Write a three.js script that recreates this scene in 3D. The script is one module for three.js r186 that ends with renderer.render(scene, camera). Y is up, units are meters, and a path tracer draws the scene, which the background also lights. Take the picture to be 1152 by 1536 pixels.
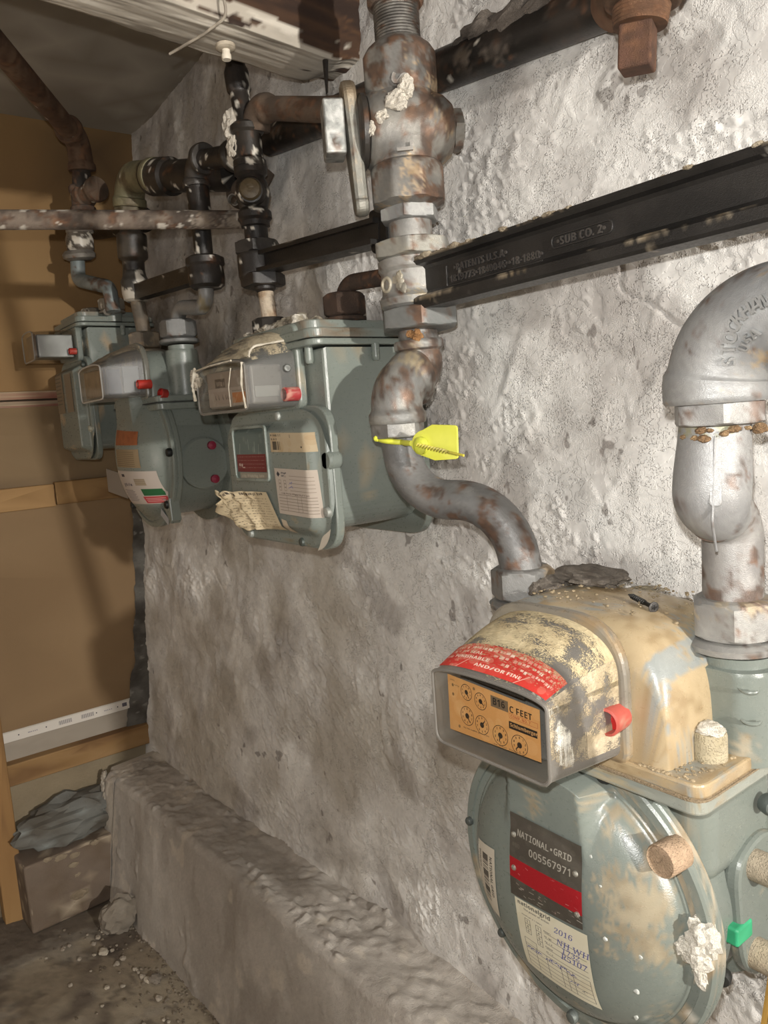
import * as THREE from 'three';
import { RoundedBoxGeometry } from 'three/addons/geometries/RoundedBoxGeometry.js';
import { TextGeometry } from 'three/addons/geometries/TextGeometry.js';
import { FontLoader } from 'three/addons/loaders/FontLoader.js';
import { TessellateModifier } from 'three/addons/modifiers/TessellateModifier.js';
import { RectAreaLightUniformsLib } from 'three/addons/lights/RectAreaLightUniformsLib.js';
import * as BGU from 'three/addons/utils/BufferGeometryUtils.js';

// ---------- camera, light levels, exposure ----------
const scene = new THREE.Scene();
scene.background = new THREE.Color(0x000000);
const camera = new THREE.PerspectiveCamera(67.334, 1152 / 1536, 0.02, 20);
const D2R = Math.PI / 180;
camera.rotation.order = 'YXZ';
camera.position.set(0, 1.13, 0.70);
camera.rotation.set(-6.8 * D2R, 53.2 * D2R, -4.3 * D2R);
scene.add(camera);
const renderer = new THREE.WebGLRenderer({ antialias: true });
renderer.toneMapping = THREE.LinearToneMapping;
renderer.toneMappingExposure = 1.0;
renderer.shadowMap.enabled = true;
renderer.shadowMap.type = THREE.PCFSoftShadowMap;
RectAreaLightUniformsLib.init();
// a bare bulb at the far right end of the wall, the photographer's own phone lamp, and a window added behind the camera as fill light
const WORK_LAMP = { pos: [1.9, 1.36, 0.44], color: 0xfffaf2, intensity: 19 };
const PHONE_LAMP = { pos: [-0.002, 1.175, 0.705], color: 0xfffdf9, intensity: 1.6 };
const FILL_WINDOW = { pos: [-1.25, 0.95, 2.56], color: 0xfff1e2, intensity: 1.9, w: 0.9, h: 0.8 };

// ---------- numbers ----------
let seed0 = 12345;
function rnd() { seed0 = (seed0 * 1664525 + 1013904223) >>> 0; return seed0 / 4294967296; }
const rr = (a, b) => a + (b - a) * rnd();
const PERM = new Uint8Array(512), HV = new Float32Array(256);
{ const p = [...Array(256).keys()]; for (let i = 255; i > 0; i--) { const j = Math.floor(rnd() * (i + 1)); [p[i], p[j]] = [p[j], p[i]]; }
  for (let i = 0; i < 512; i++) PERM[i] = p[i & 255]; for (let i = 0; i < 256; i++) HV[i] = rnd(); }
const sm = t => t * t * (3 - 2 * t);
const lerp = (a, b, t) => a + (b - a) * t;
const clamp = (v, a = 0, b = 1) => v < a ? a : v > b ? b : v;
const ss = (a, b, v) => sm(clamp((v - a) / (b - a)));
function noise(x, y, z = 0) {
  const xi = Math.floor(x), yi = Math.floor(y), zi = Math.floor(z);
  const u = sm(x - xi), v = sm(y - yi), w = sm(z - zi);
  const X = xi & 255, Y = yi & 255, Z = zi & 255;
  const A = PERM[X] + Y, B = PERM[(X + 1) & 255] + Y;
  const AA = PERM[A & 255] + Z, AB = PERM[(A + 1) & 255] + Z, BA = PERM[B & 255] + Z, BB = PERM[(B + 1) & 255] + Z;
  const h = k => HV[PERM[k & 255]];
  return lerp(lerp(lerp(h(AA), h(BA), u), lerp(h(AB), h(BB), u), v), lerp(lerp(h(AA + 1), h(BA + 1), u), lerp(h(AB + 1), h(BB + 1), u), v), w);
}
function fbm(x, y, z = 0, o = 4) { let s = 0, a = 0.5, n = 0; for (let i = 0; i < o; i++) { s += a * noise(x, y, z); n += a; a *= 0.5; x = x * 2.03 + 17.1; y = y * 2.03 + 5.7; z = z * 2.03 + 9.3; } return s / n; }
function pnoise(x, y, P, k = 0) { // repeats every P cells
  const xi = Math.floor(x), yi = Math.floor(y), u = sm(x - xi), v = sm(y - yi);
  const m = i => ((i % P) + P) % P;
  const h = (i, j) => HV[PERM[(PERM[(m(i) + k) & 255] + m(j)) & 255]];
  return lerp(lerp(h(xi, yi), h(xi + 1, yi), u), lerp(h(xi, yi + 1), h(xi + 1, yi + 1), u), v);
}
function pfbm(u, v, P, o = 5, k = 0) { let s = 0, a = 0.5, n = 0; for (let i = 0; i < o; i++) { s += a * pnoise(u * P, v * P, P, k + i * 13); n += a; a *= 0.55; P *= 2; } return s / n; }

// ---------- colour ----------
const C = h => { const c = new THREE.Color(h); return [c.r, c.g, c.b]; };
const mix = (a, b, t) => [a[0] + (b[0] - a[0]) * t, a[1] + (b[1] - a[1]) * t, a[2] + (b[2] - a[2]) * t];
const RUST_A = C('#4d3627'), RUST_B = C('#7d583e'), RUST_D = C('#35261d'), WHITE = C('#d9d3c6'), DUST = C('#b39f82');
/** a coat of paint or metal with rust, flecks and dust, each a patch with a grainy outline */
function coat(o) {
  const b = C(o.base), a = C(o.alt || o.base), s = o.scale || 30, k = o.seed || 0, fc = o.fleckCol ? C(o.fleckCol) : WHITE, dc = o.dustCol ? C(o.dustCol) : DUST;
  const ra = o.rustA ? C(o.rustA) : RUST_A, rb = o.rustB ? C(o.rustB) : RUST_B;
  return (x, y, z) => {
    let c = mix(b, a, ss(0.35, 0.65, fbm(x * s + k, y * s, z * s, 3)));
    const g = (o.grain ?? 0.12); const gr = 1 - g + 2 * g * noise(x * 420 + k, y * 420, z * 420);
    c = [c[0] * gr, c[1] * gr, c[2] * gr];
    if (o.rust !== undefined) {
      const f = fbm(x * 75 + k, y * 60 + 7, z * 75, 6) + o.rust + (o.rustAt ? o.rustAt(x, y, z) : 0);
      const fine = noise(x * 300, y * 300 + k, z * 300);
      const m = ss(0.45, 0.64, f + (fine - 0.5) * 0.2);
      let rc = mix(ra, rb, ss(0.3, 0.8, fbm(x * 110, y * 110, z * 110 + k, 3)));
      rc = mix(rc, RUST_D, 0.6 * ss(0.55, 0.75, noise(x * 95 + 3, y * 95, z * 95 + k)));
      c = mix(c, rc, m * (o.rustK ?? 0.78));
    }
    if (o.dust !== undefined) {
      const f = fbm(x * 26 + k + 40, y * 26, z * 26, 5) + o.dust + (o.dustAt ? o.dustAt(x, y, z) : 0);
      const m = ss(0.47, 0.6, f + (noise(x * 500, y * 500, z * 500) - 0.5) * 0.25);
      c = mix(c, mix(dc, [dc[0] * 0.72, dc[1] * 0.66, dc[2] * 0.58], ss(0.4, 0.75, fbm(x * 90, y * 90, z * 90 + k, 2))), m * (o.dustK ?? 0.9));
    }
    if (o.fleck !== undefined) {
      const f = fbm(x * 70 + k + 11, y * 70, z * 70, 3) + o.fleck + (o.fleckAt ? o.fleckAt(x, y, z) : 0);
      c = mix(c, fc, ss(0.66, 0.7, f));
    }
    return c;
  };
}

// ---------- textures ----------
function dataTex(n, m, f, srgb) {
  const d = new Uint8Array(n * m * 4);
  for (let j = 0; j < m; j++) for (let i = 0; i < n; i++) {
    const c = f(i / n, j / m), q = (j * n + i) * 4;
    if (typeof c === 'number') { d[q] = d[q + 1] = d[q + 2] = clamp(c) * 255; } else { d[q] = clamp(c[0]) * 255; d[q + 1] = clamp(c[1]) * 255; d[q + 2] = clamp(c[2]) * 255; }
    d[q + 3] = 255;
  }
  const t = new THREE.DataTexture(d, n, m); t.wrapS = t.wrapT = THREE.RepeatWrapping; t.magFilter = t.minFilter = THREE.LinearFilter;
  if (srgb) t.colorSpace = THREE.SRGBColorSpace; t.needsUpdate = true; return t;
}
function canvasTex(w, h, draw) {
  const cv = document.createElement('canvas'); cv.width = w; cv.height = h; const g = cv.getContext('2d'); draw(g, w, h);
  const t = new THREE.CanvasTexture(cv); t.colorSpace = THREE.SRGBColorSpace; t.magFilter = THREE.LinearFilter; return t;
}
const every = (t, metres) => { const c = t.clone(); c.repeat.set(1 / metres, 1 / metres); c.needsUpdate = true; return c; };
const TX = {};
TX.cast = dataTex(512, 512, (u, v) => 0.3 * pfbm(u, v, 22, 5) + 0.4 * pnoise(u * 128 + 0.3 * v, v * 128, 128, 3) + 0.3 * pnoise(u * 230, v * 230, 230, 9));
TX.rough = dataTex(256, 256, (u, v) => 0.62 + 0.35 * (pfbm(u, v, 24, 4, 7) - 0.5));
TX.plaster = dataTex(1024, 1024, (u, v) => {
  const a = pfbm(u, v, 6, 6, 2), w = pnoise(u * 12, v * 12, 12, 5);
  const st = pnoise((u + v * 1) * 10 + w * 0.6, (v * 2 - u) * 40, 40, 21);
  const t = a * 7, f = t - Math.floor(t), step = Math.floor(t) + ss(0.45, 0.55, f);
  const cr = ss(0.72, 0.82, pnoise(u * 140 + 0.4 * w, v * 140, 140, 31)) * ss(0.51, 0.57, pfbm(u, v, 9, 4, 44));
  return 0.1 * step + 0.03 * st + 0.34 * cr + 0.1 * pnoise(u * 230, v * 230, 230, 61) * ss(0.4, 0.6, pfbm(u, v, 5, 3, 71)) + 0.1 * a;
});
TX.grit = dataTex(512, 512, (u, v) => 0.6 * pfbm(u, v, 12, 6, 17) + 0.4 * ss(0.6, 0.85, pnoise(u * 90, v * 90, 90, 77)));

// ---------- materials ----------
const M = {};
const std = (o) => new THREE.MeshStandardMaterial(o);
M.iron = std({ vertexColors: true, metalness: 0.35, roughness: 0.78, roughnessMap: every(TX.rough, 0.06), bumpMap: every(TX.cast, 0.06), bumpScale: 0.00028 });
M.ironRough = std({ vertexColors: true, metalness: 0.1, roughness: 0.85, bumpMap: every(TX.cast, 0.07), bumpScale: 0.0009 });
M.black = std({ vertexColors: true, metalness: 0.1, roughness: 0.6, roughnessMap: every(TX.rough, 0.05), bumpMap: every(TX.cast, 0.07), bumpScale: 0.0003 });
M.paint = std({ vertexColors: true, metalness: 0.0, roughness: 0.5, roughnessMap: every(TX.rough, 0.09), bumpMap: every(TX.cast, 0.09), bumpScale: 0.00012 });
M.matte = std({ vertexColors: true, metalness: 0, roughness: 0.92, bumpMap: every(TX.grit, 0.08), bumpScale: 0.0012 });
M.clod = std({ vertexColors: true, metalness: 0, roughness: 0.97, bumpMap: every(TX.grit, 0.03), bumpScale: 0.0015 });
M.board = std({ vertexColors: true, metalness: 0, roughness: 0.9, bumpMap: every(TX.cast, 0.12), bumpScale: 0.0002 });
M.wood = std({ vertexColors: true, metalness: 0, roughness: 0.82, bumpMap: every(TX.cast, 0.06), bumpScale: 0.0004 });
M.plain = std({ vertexColors: true, metalness: 0, roughness: 0.5 });
M.steel = std({ vertexColors: true, metalness: 0.75, roughness: 0.4, bumpMap: every(TX.cast, 0.03), bumpScale: 0.0003 });
M.clear = new THREE.MeshPhysicalMaterial({ color: 0xf2f3f2, roughness: 0.12, transmission: 1, thickness: 0, ior: 1.45, side: THREE.DoubleSide });
M.haze = new THREE.MeshPhysicalMaterial({ color: 0xb9b4ac, roughness: 0.5, transmission: 0.72, thickness: 0, ior: 1.4, side: THREE.DoubleSide, bumpMap: every(TX.cast, 0.05), bumpScale: 0.0002 });
M.edgeGlint = std({ color: 0xb9b8b4, roughness: 0.2, metalness: 0.1 });  // pale plastic colour standing in for a highlight along a clear edge
M.film = new THREE.MeshPhysicalMaterial({ color: 0xd3d2ce, roughness: 0.3, transmission: 0.88, thickness: 0, ior: 1.45, side: THREE.DoubleSide, bumpMap: every(TX.cast, 0.05), bumpScale: 0.0002 });

// ---------- geometry ----------
/** smooth normals, broken where faces meet at more than the given angle */
function crease(g0, angle) {
  const g = g0.index ? g0.toNonIndexed() : g0, P = g.attributes.position.array, n = P.length / 9, F = new Float32Array(n * 3), U = new Float32Array(n * 3), cos = Math.cos(angle), ids = new Map(), id = new Int32Array(n * 3), head = [], next = new Int32Array(n * 3);
  for (let i = 0; i < n; i++) {
    const q = i * 9, ax = P[q + 3] - P[q], ay = P[q + 4] - P[q + 1], az = P[q + 5] - P[q + 2], bx = P[q + 6] - P[q], by = P[q + 7] - P[q + 1], bz = P[q + 8] - P[q + 2];
    const x = ay * bz - az * by, y = az * bx - ax * bz, z = ax * by - ay * bx, l = Math.hypot(x, y, z) || 1e-20; F.set([x, y, z], i * 3); U.set([x / l, y / l, z / l], i * 3);
    for (let k = 0; k < 3; k++) { const r = q + k * 3, key = Math.round(P[r] * 2e5) + ',' + Math.round(P[r + 1] * 2e5) + ',' + Math.round(P[r + 2] * 2e5); let v = ids.get(key); if (v === undefined) { v = head.length; ids.set(key, v); head.push(-1); } const c = i * 3 + k; id[c] = v; next[c] = head[v]; head[v] = c; }
  }
  const N = new Float32Array(n * 9);
  for (let c = 0; c < n * 3; c++) { const f = Math.floor(c / 3) * 3; let x = 0, y = 0, z = 0; for (let d = head[id[c]]; d >= 0; d = next[d]) { const e = Math.floor(d / 3) * 3; if (U[f] * U[e] + U[f + 1] * U[e + 1] + U[f + 2] * U[e + 2] > cos) { x += F[e]; y += F[e + 1]; z += F[e + 2]; } } const l = Math.hypot(x, y, z) || 1; N[c * 3] = x / l; N[c * 3 + 1] = y / l; N[c * 3 + 2] = z / l; }
  g.setAttribute('normal', new THREE.BufferAttribute(N, 3)); return g;
}
const V = (x, y, z) => new THREE.Vector3(x, y, z);
const v3 = a => Array.isArray(a) ? V(...a) : a.clone();
const used = {};
function numbered(n) { const k = used[n] = (used[n] ?? -1) + 1; return k ? n + '_' + String(k).padStart(3, '0') : n; }
/** flat triangles, uv in metres from each face's main axis, colour per vertex */
function dress(geo, col, keepUV) {
  keepUV = keepUV || geo.userData.own;
  let g = geo.index ? geo.toNonIndexed() : geo;
  const p = g.attributes.position, n = p.count;
  if (!g.attributes.normal) g.computeVertexNormals();
  if (!keepUV) {
    const uv = new Float32Array(n * 2), P = p.array;
    for (let i = 0; i < n; i += 3) {
      const q = i * 3, ax = P[q + 3] - P[q], ay = P[q + 4] - P[q + 1], az = P[q + 5] - P[q + 2], bx = P[q + 6] - P[q], by = P[q + 7] - P[q + 1], bz = P[q + 8] - P[q + 2];
      const nx = Math.abs(ay * bz - az * by), ny = Math.abs(az * bx - ax * bz), nz = Math.abs(ax * by - ay * bx);
      for (let k = 0; k < 3; k++) { const r = q + k * 3; let a, b;
        if (nx >= ny && nx >= nz) { a = P[r + 2]; b = P[r + 1]; } else if (ny >= nz) { a = P[r]; b = P[r + 2]; } else { a = P[r]; b = P[r + 1]; }
        uv[(i + k) * 2] = a; uv[(i + k) * 2 + 1] = b; }
    }
    g.setAttribute('uv', new THREE.BufferAttribute(uv, 2));
  }
  if (col) {
    const c = new Float32Array(n * 3), P = p.array, fn = typeof col === 'function' ? col : null, flat = fn ? null : C(col);
    const cache = new Map();
    for (let i = 0; i < n; i++) {
      let v = flat;
      if (fn) { const x = P[i * 3], y = P[i * 3 + 1], z = P[i * 3 + 2], key = Math.round(x * 20000) + ',' + Math.round(y * 20000) + ',' + Math.round(z * 20000); v = cache.get(key); if (!v) cache.set(key, v = fn(x, y, z)); }
      c[i * 3] = v[0]; c[i * 3 + 1] = v[1]; c[i * 3 + 2] = v[2];
    }
    g.setAttribute('color', new THREE.BufferAttribute(c, 3));
  }
  return g;
}
const merge = a => { const own = a.every(g => g.userData.own); const l = a.map(g => { const q = g.index ? g.toNonIndexed() : g; if (!q.attributes.normal) q.computeVertexNormals(); for (const k of Object.keys(q.attributes)) if (!['position', 'normal', 'uv'].includes(k)) q.deleteAttribute(k); if (!q.attributes.uv) q.setAttribute('uv', new THREE.BufferAttribute(new Float32Array(q.attributes.position.count * 2), 2)); return q; }); const m = BGU.mergeGeometries(l); if (own) m.userData.own = true; return m; };
function tag(o, label, category, group, kind) { if (label) o.userData.label = label; if (category) o.userData.category = category; if (group) o.userData.group = group; if (kind) o.userData.kind = kind; return o; }
/** geometry is given in room coordinates; the mesh hangs under its thing */
function part(parent, name, geo, mat, col, label, keepUV) {
  let root = parent; while (root.parent && root.parent !== scene) root = root.parent;
  let g = dress(geo, col, keepUV);
  if (g === geo) g = g.clone();
  g.translate(-root.position.x, -root.position.y, -root.position.z);
  const m = new THREE.Mesh(g, mat); m.name = numbered(name); m.castShadow = m.receiveShadow = true; if (label) m.userData.label = label;
  parent.add(m); return m;
}
function thing(name, label, category, pos, group, kind) {
  const o = new THREE.Group(); o.name = numbered(name); o.position.set(...pos); scene.add(o); return tag(o, label, category, group, kind);
}
function solo(name, label, category, geo, mat, col, group, keepUV) {
  let g = dress(geo, col, keepUV); g.computeBoundingBox(); const b = g.boundingBox, cx = (b.min.x + b.max.x) / 2, cy = b.min.y, cz = (b.min.z + b.max.z) / 2;
  if (g === geo) g = g.clone();
  g.translate(-cx, -cy, -cz);
  const m = new THREE.Mesh(g, mat); m.name = numbered(name); m.position.set(cx, cy, cz); m.castShadow = m.receiveShadow = true; scene.add(m); return tag(m, label, category, group);
}
function structure(name, geo, mat, col, keepUV) { const m = new THREE.Mesh(dress(geo, col, keepUV), mat); m.name = name; m.castShadow = m.receiveShadow = true; m.userData.kind = 'structure'; scene.add(m); return m; }
/** polyline with rounded corners: nodes [x, y, z, bend radius] */
function pathPts(nodes, step = 0.004) {
  const out = [], P = nodes.map(n => V(n[0], n[1], n[2]));
  const line = (a, b) => { const L = a.distanceTo(b), k = Math.max(1, Math.round(L / step)); for (let i = 0; i < k; i++) out.push(a.clone().lerp(b, i / k)); };
  let cur = P[0];
  for (let i = 1; i < P.length - 1; i++) {
    const a = P[i - 1].clone().sub(P[i]).normalize(), b = P[i + 1].clone().sub(P[i]).normalize(), th = Math.acos(clamp(a.dot(b), -1, 1)), R = nodes[i][3] || 0.01;
    const t = R / Math.tan(th / 2), s = P[i].clone().addScaledVector(a, t), e = P[i].clone().addScaledVector(b, t);
    const c = P[i].clone().addScaledVector(a.clone().add(b).normalize(), R / Math.sin(th / 2));
    line(cur, s);
    const va = s.clone().sub(c), ax = va.clone().cross(e.clone().sub(c)).normalize(), ang = Math.PI - th, k = Math.max(4, Math.round(R * ang / step));
    for (let j = 0; j < k; j++) out.push(c.clone().add(va.clone().applyAxisAngle(ax, ang * j / k)));
    cur = e;
  }
  line(cur, P[P.length - 1]); out.push(P[P.length - 1].clone()); return out;
}
/** round section swept along points; rf(distance, length, angle) is the radius there */
function sweep(pts, rf, seg = 40, capA = true, capB = true) {
  const n = pts.length, T = pts.map((p, i) => pts[Math.min(i + 1, n - 1)].clone().sub(pts[Math.max(i - 1, 0)]).normalize());
  let up = Math.abs(T[0].y) > 0.9 ? V(1, 0, 0) : V(0, 1, 0); let N = up.clone().sub(T[0].clone().multiplyScalar(up.dot(T[0]))).normalize();
  const S = [0]; for (let i = 1; i < n; i++) S.push(S[i - 1] + pts[i].distanceTo(pts[i - 1])); const L = S[n - 1];
  const pos = [], idx = [], uv = [], W1 = seg + 1, rad0 = typeof rf === 'function' ? rf(L / 2, L, 0) : rf;
  for (let i = 0; i < n; i++) {
    if (i) { N.sub(T[i].clone().multiplyScalar(N.dot(T[i]))).normalize(); }
    const B = T[i].clone().cross(N);
    for (let j = 0; j <= seg; j++) { const a = (j % seg) / seg * Math.PI * 2, r = typeof rf === 'function' ? rf(S[i], L, a) : rf, c = Math.cos(a) * r, s = Math.sin(a) * r; uv.push(j / seg * 6.2832 * rad0, S[i]); pos.push(pts[i].x + N.x * c + B.x * s, pts[i].y + N.y * c + B.y * s, pts[i].z + N.z * c + B.z * s); }
  }
  for (let i = 0; i < n - 1; i++) for (let j = 0; j < seg; j++) { const a = i * W1 + j, b = a + 1, c = a + W1, d = c + 1; idx.push(a, b, c, b, d, c); }
  const g = new THREE.BufferGeometry();
  if (capA) { pos.push(pts[0].x, pts[0].y, pts[0].z); uv.push(0, 0); const c = pos.length / 3 - 1; for (let j = 0; j < seg; j++) idx.push(c, j + 1, j); }
  if (capB) { pos.push(pts[n - 1].x, pts[n - 1].y, pts[n - 1].z); uv.push(0, L); const c = pos.length / 3 - 1, o = (n - 1) * W1; for (let j = 0; j < seg; j++) idx.push(c, o + j, o + j + 1); }
  g.setIndex(idx); g.setAttribute('position', new THREE.Float32BufferAttribute(pos, 3)); g.setAttribute('uv', new THREE.Float32BufferAttribute(uv, 2));
  const o = crease(g, 0.7); o.userData.own = true; return o;
}
const pipe = (nodes, r, seg = 40, step = 0.004) => sweep(pathPts(nodes, step), r, seg);
/** turned piece: profile [[radius, height], ...] from base up along dir; shape(angle, r) makes it polygonal */
function turn(profile, pos, dir = [0, 1, 0], seg = 56, shape, fine = 0.004) {
  const pr = [];
  for (let i = 0; i < profile.length - 1; i++) { const [a, h] = profile[i], [b, k] = profile[i + 1], n = Math.max(1, Math.ceil(Math.hypot(a - b, h - k) / fine)); for (let j = 0; j < n; j++) pr.push([lerp(a, b, j / n), lerp(h, k, j / n)]); }
  pr.push(profile[profile.length - 1]);
  const D = v3(dir).normalize(), U = (Math.abs(D.y) > 0.9 ? V(1, 0, 0) : V(0, 1, 0)).cross(D).normalize(), W = D.clone().cross(U), P0 = v3(pos), pts = [], idx = [], uv = [], W1 = seg + 1, rad0 = Math.max(...profile.map(q => q[0])); let run = 0, last = null;
  for (const [r, h] of pr) { if (last) run += Math.hypot(r - last[0], h - last[1]); last = [r, h]; for (let j = 0; j <= seg; j++) { uv.push(j / seg * 6.2832 * rad0, run); const a = (j % seg) / seg * Math.PI * 2, R = shape ? shape(a, r) : r, c = Math.cos(a) * R, s = Math.sin(a) * R; pts.push(P0.x + D.x * h + U.x * c + W.x * s, P0.y + D.y * h + U.y * c + W.y * s, P0.z + D.z * h + U.z * c + W.z * s); } }
  const n = pr.length;
  for (let i = 0; i < n - 1; i++) for (let j = 0; j < seg; j++) { const a = i * W1 + j, b = a + 1, c = a + W1, d = c + 1; idx.push(a, c, b, b, c, d); }
  for (const [i, f] of [[0, 0], [n - 1, 1]]) if (pr[i][0] > 1e-6) { pts.push(P0.x + D.x * pr[i][1], P0.y + D.y * pr[i][1], P0.z + D.z * pr[i][1]); uv.push(0, f ? run : 0); const c = pts.length / 3 - 1; for (let j = 0; j < seg; j++) f ? idx.push(c, i * W1 + j + 1, i * W1 + j) : idx.push(c, i * W1 + j, i * W1 + j + 1); }
  const g = new THREE.BufferGeometry(); g.setIndex(idx); g.setAttribute('position', new THREE.Float32BufferAttribute(pts, 3)); g.setAttribute('uv', new THREE.Float32BufferAttribute(uv, 2));
  // make faces point outwards whatever the handedness of the frame
  let vol = 0; { const q = (i) => [pts[idx[i] * 3] - P0.x, pts[idx[i] * 3 + 1] - P0.y, pts[idx[i] * 3 + 2] - P0.z]; for (let i = 0; i < idx.length; i += 3) { const [a, b, c] = [q(i), q(i + 1), q(i + 2)]; vol += a[0] * (b[1] * c[2] - b[2] * c[1]) - a[1] * (b[0] * c[2] - b[2] * c[0]) + a[2] * (b[0] * c[1] - b[1] * c[0]); } }
  if (vol < 0) { for (let i = 0; i < idx.length; i += 3) { const t = idx[i + 1]; idx[i + 1] = idx[i + 2]; idx[i + 2] = t; } g.setIndex(idx); }
  const o = crease(g, 0.6); o.userData.own = true; return o;
}
/** hexagonal (or other polygonal) nut with turned corners; af = distance across flats */
function nut(af, h, pos, dir = [0, 1, 0], rot = 0, sides = 6, ch = 0.12, fine = 0.004) {
  const R = af / 2 / Math.cos(Math.PI / sides), w = Math.PI * 2 / sides, c = h * ch;
  const shape = (a, r) => { let t = ((a + rot) % w + w) % w - w / 2; return Math.min(r, af / 2 / Math.cos(t) * (r > af / 2 * 0.6 ? 1 : 99)); };
  return turn([[af * 0.49 * 0.94, 0], [R * 0.985, c], [R, c * 1.6], [R, h - c * 1.6], [R * 0.985, h - c], [af * 0.49 * 0.94, h]], pos, dir, sides * 12, shape, fine);
}
function rbox(w, h, d, r, pos, rot, seg = 3) { const g = new RoundedBoxGeometry(w, h, d, seg, r); if (rot) g.applyMatrix4(new THREE.Matrix4().makeRotationFromEuler(new THREE.Euler(...rot))); g.translate(...pos); return g; }
function tess(g, edge, it = 7) { return new TessellateModifier(edge, it).modify(g.index ? g.toNonIndexed() : g); }
function grid(nu, nv, f) { // closed-over parametric sheet
  const pos = [], idx = [], uv = [];
  for (let j = 0; j <= nv; j++) for (let i = 0; i <= nu; i++) { const p = f(i / nu, j / nv); pos.push(p[0], p[1], p[2]); uv.push(i / nu, j / nv); }
  for (let j = 0; j < nv; j++) for (let i = 0; i < nu; i++) { const a = j * (nu + 1) + i, b = a + 1, c = a + nu + 1, d = c + 1; idx.push(a, b, c, b, d, c); }
  const g = new THREE.BufferGeometry(); g.setIndex(idx); g.setAttribute('position', new THREE.Float32BufferAttribute(pos, 3)); g.setAttribute('uv', new THREE.Float32BufferAttribute(uv, 2)); g.computeVertexNormals(); return g;
}
function lump(r, pos, squash = [1, 1, 1], rough = 0.35, det = 4, f = 1.6) {
  const g0 = new THREE.IcosahedronGeometry(1, det); g0.deleteAttribute('uv'); g0.deleteAttribute('normal'); const g = BGU.mergeVertices(g0, 1e-4), p = g.attributes.position, k = rnd() * 90;
  for (let i = 0; i < p.count; i++) { const x = p.getX(i), y = p.getY(i), z = p.getZ(i); const s = r * (1 + rough * 2 * (fbm(x * f + k, y * f + k, z * f, 5) - 0.5) + rough * 0.7 * (noise(x * f * 4 + k, y * f * 4, z * f * 4) - 0.5)); p.setXYZ(i, x * s * squash[0] + pos[0], y * s * squash[1] + pos[1], z * s * squash[2] + pos[2]); }
  g.computeVertexNormals(); return crease(g, 0.5);
}
function roundRect(w, h, r, cx = 0, cy = 0) {
  const s = new THREE.Shape(), x = cx - w / 2, y = cy - h / 2, rs = Array.isArray(r) ? r : [r, r, r, r];
  s.moveTo(x + rs[0], y); s.lineTo(x + w - rs[1], y); s.quadraticCurveTo(x + w, y, x + w, y + rs[1]); s.lineTo(x + w, y + h - rs[2]); s.quadraticCurveTo(x + w, y + h, x + w - rs[2], y + h); s.lineTo(x + rs[3], y + h); s.quadraticCurveTo(x, y + h, x, y + h - rs[3]); s.lineTo(x, y + rs[0]); s.quadraticCurveTo(x, y, x + rs[0], y); return s;
}
function slab(shape, depth, z, bevel = 0.002, edge = 0) {
  const g = new THREE.ExtrudeGeometry(shape, { depth: depth - 2 * bevel, bevelEnabled: true, bevelSize: bevel, bevelThickness: bevel, bevelOffset: -bevel, bevelSegments: 2, curveSegments: 10 });
  g.translate(0, 0, z + bevel); return edge ? tess(g, edge) : g;
}
const FONT = await new FontLoader().loadAsync('fonts/droid/droid_sans_bold.typeface.json');
function letters(txt, size, depth) { const g = new TextGeometry(txt, { font: FONT, size, depth, curveSegments: 4, bevelEnabled: false }); g.computeBoundingBox(); return g; }

// ---------- the room ----------
const slopeAt = x => lerp(0.088, 0.02, ss(-1.9, -0.9, x));
const wallBase = (x, y) => 0.008 - slopeAt(x) * (y - 0.88) - 0.012 * ss(-1.0, -0.4, x) * ss(0.85, 1.15, y);
function wallRelief(x, y) {
  const low = ss(1.05, 0.75, y);
  let h = (fbm(x * 5.2, y * 5.2, 1.5, 3) - 0.5) * lerp(0.014, 0.003, ss(-1.05, -0.75, x)) + (fbm(x * 8 + 3, y * 3.6, 7, 3) - 0.5) * 0.014 * low * lerp(1, 0.3, ss(-1.0, -0.65, x));
  const wx = noise(x * 14, y * 14, 3) * 0.05, wy = noise(x * 14, y * 14, 8) * 0.05;
  const t = fbm(x * 6 + wx * 6, y * 8 + wy * 6, 5, 4) * 11, f = t - Math.floor(t);
  h += lerp(0.0016, 0.001, ss(-1.05, -0.75, x)) * (Math.floor(t) + ss(0.44, 0.56, f) - 5.6);
  const u = x * 0.5 + y * 0.86, v = x * 0.86 - y * 0.5, q = noise(x * 6, y * 6, 33);
  h += 0.0013 * ss(0.72, 0.92, noise(u * 11, v * 64 + q * 2, 11));
  h += lerp(0.0045, 0.0008, ss(-1.0, -0.75, x)) * ss(0.74, 0.95, noise(x * 46 + q * 3, y * 22 + noise(x * 20, y * 20, 6) * 2, 22)) * ss(1.15, 0.95, y) * ss(0.5, 0.7, noise(x * 6, y * 6, 55));
  h += 0.0022 * ss(0.68, 0.8, noise(x * 190, y * 190, 2)) * ss(0.53, 0.6, fbm(x * 9, y * 9, 41, 3));
  h += 0.0009 * (fbm(x * 60, y * 60, 4, 3) - 0.5);
  // open cracks where the skim coat lifted
  const c1 = Math.abs(fbm(x * 3.1 + 9, y * 4.6, 14, 4) - 0.5); h -= 0.0035 * ss(0.006, 0.0, c1) * ss(0.52, 0.62, noise(x * 5, y * 5, 71));
  return h;
}
const wallZ = (x, y) => wallBase(x, y) + wallRelief(x, y);
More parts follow.
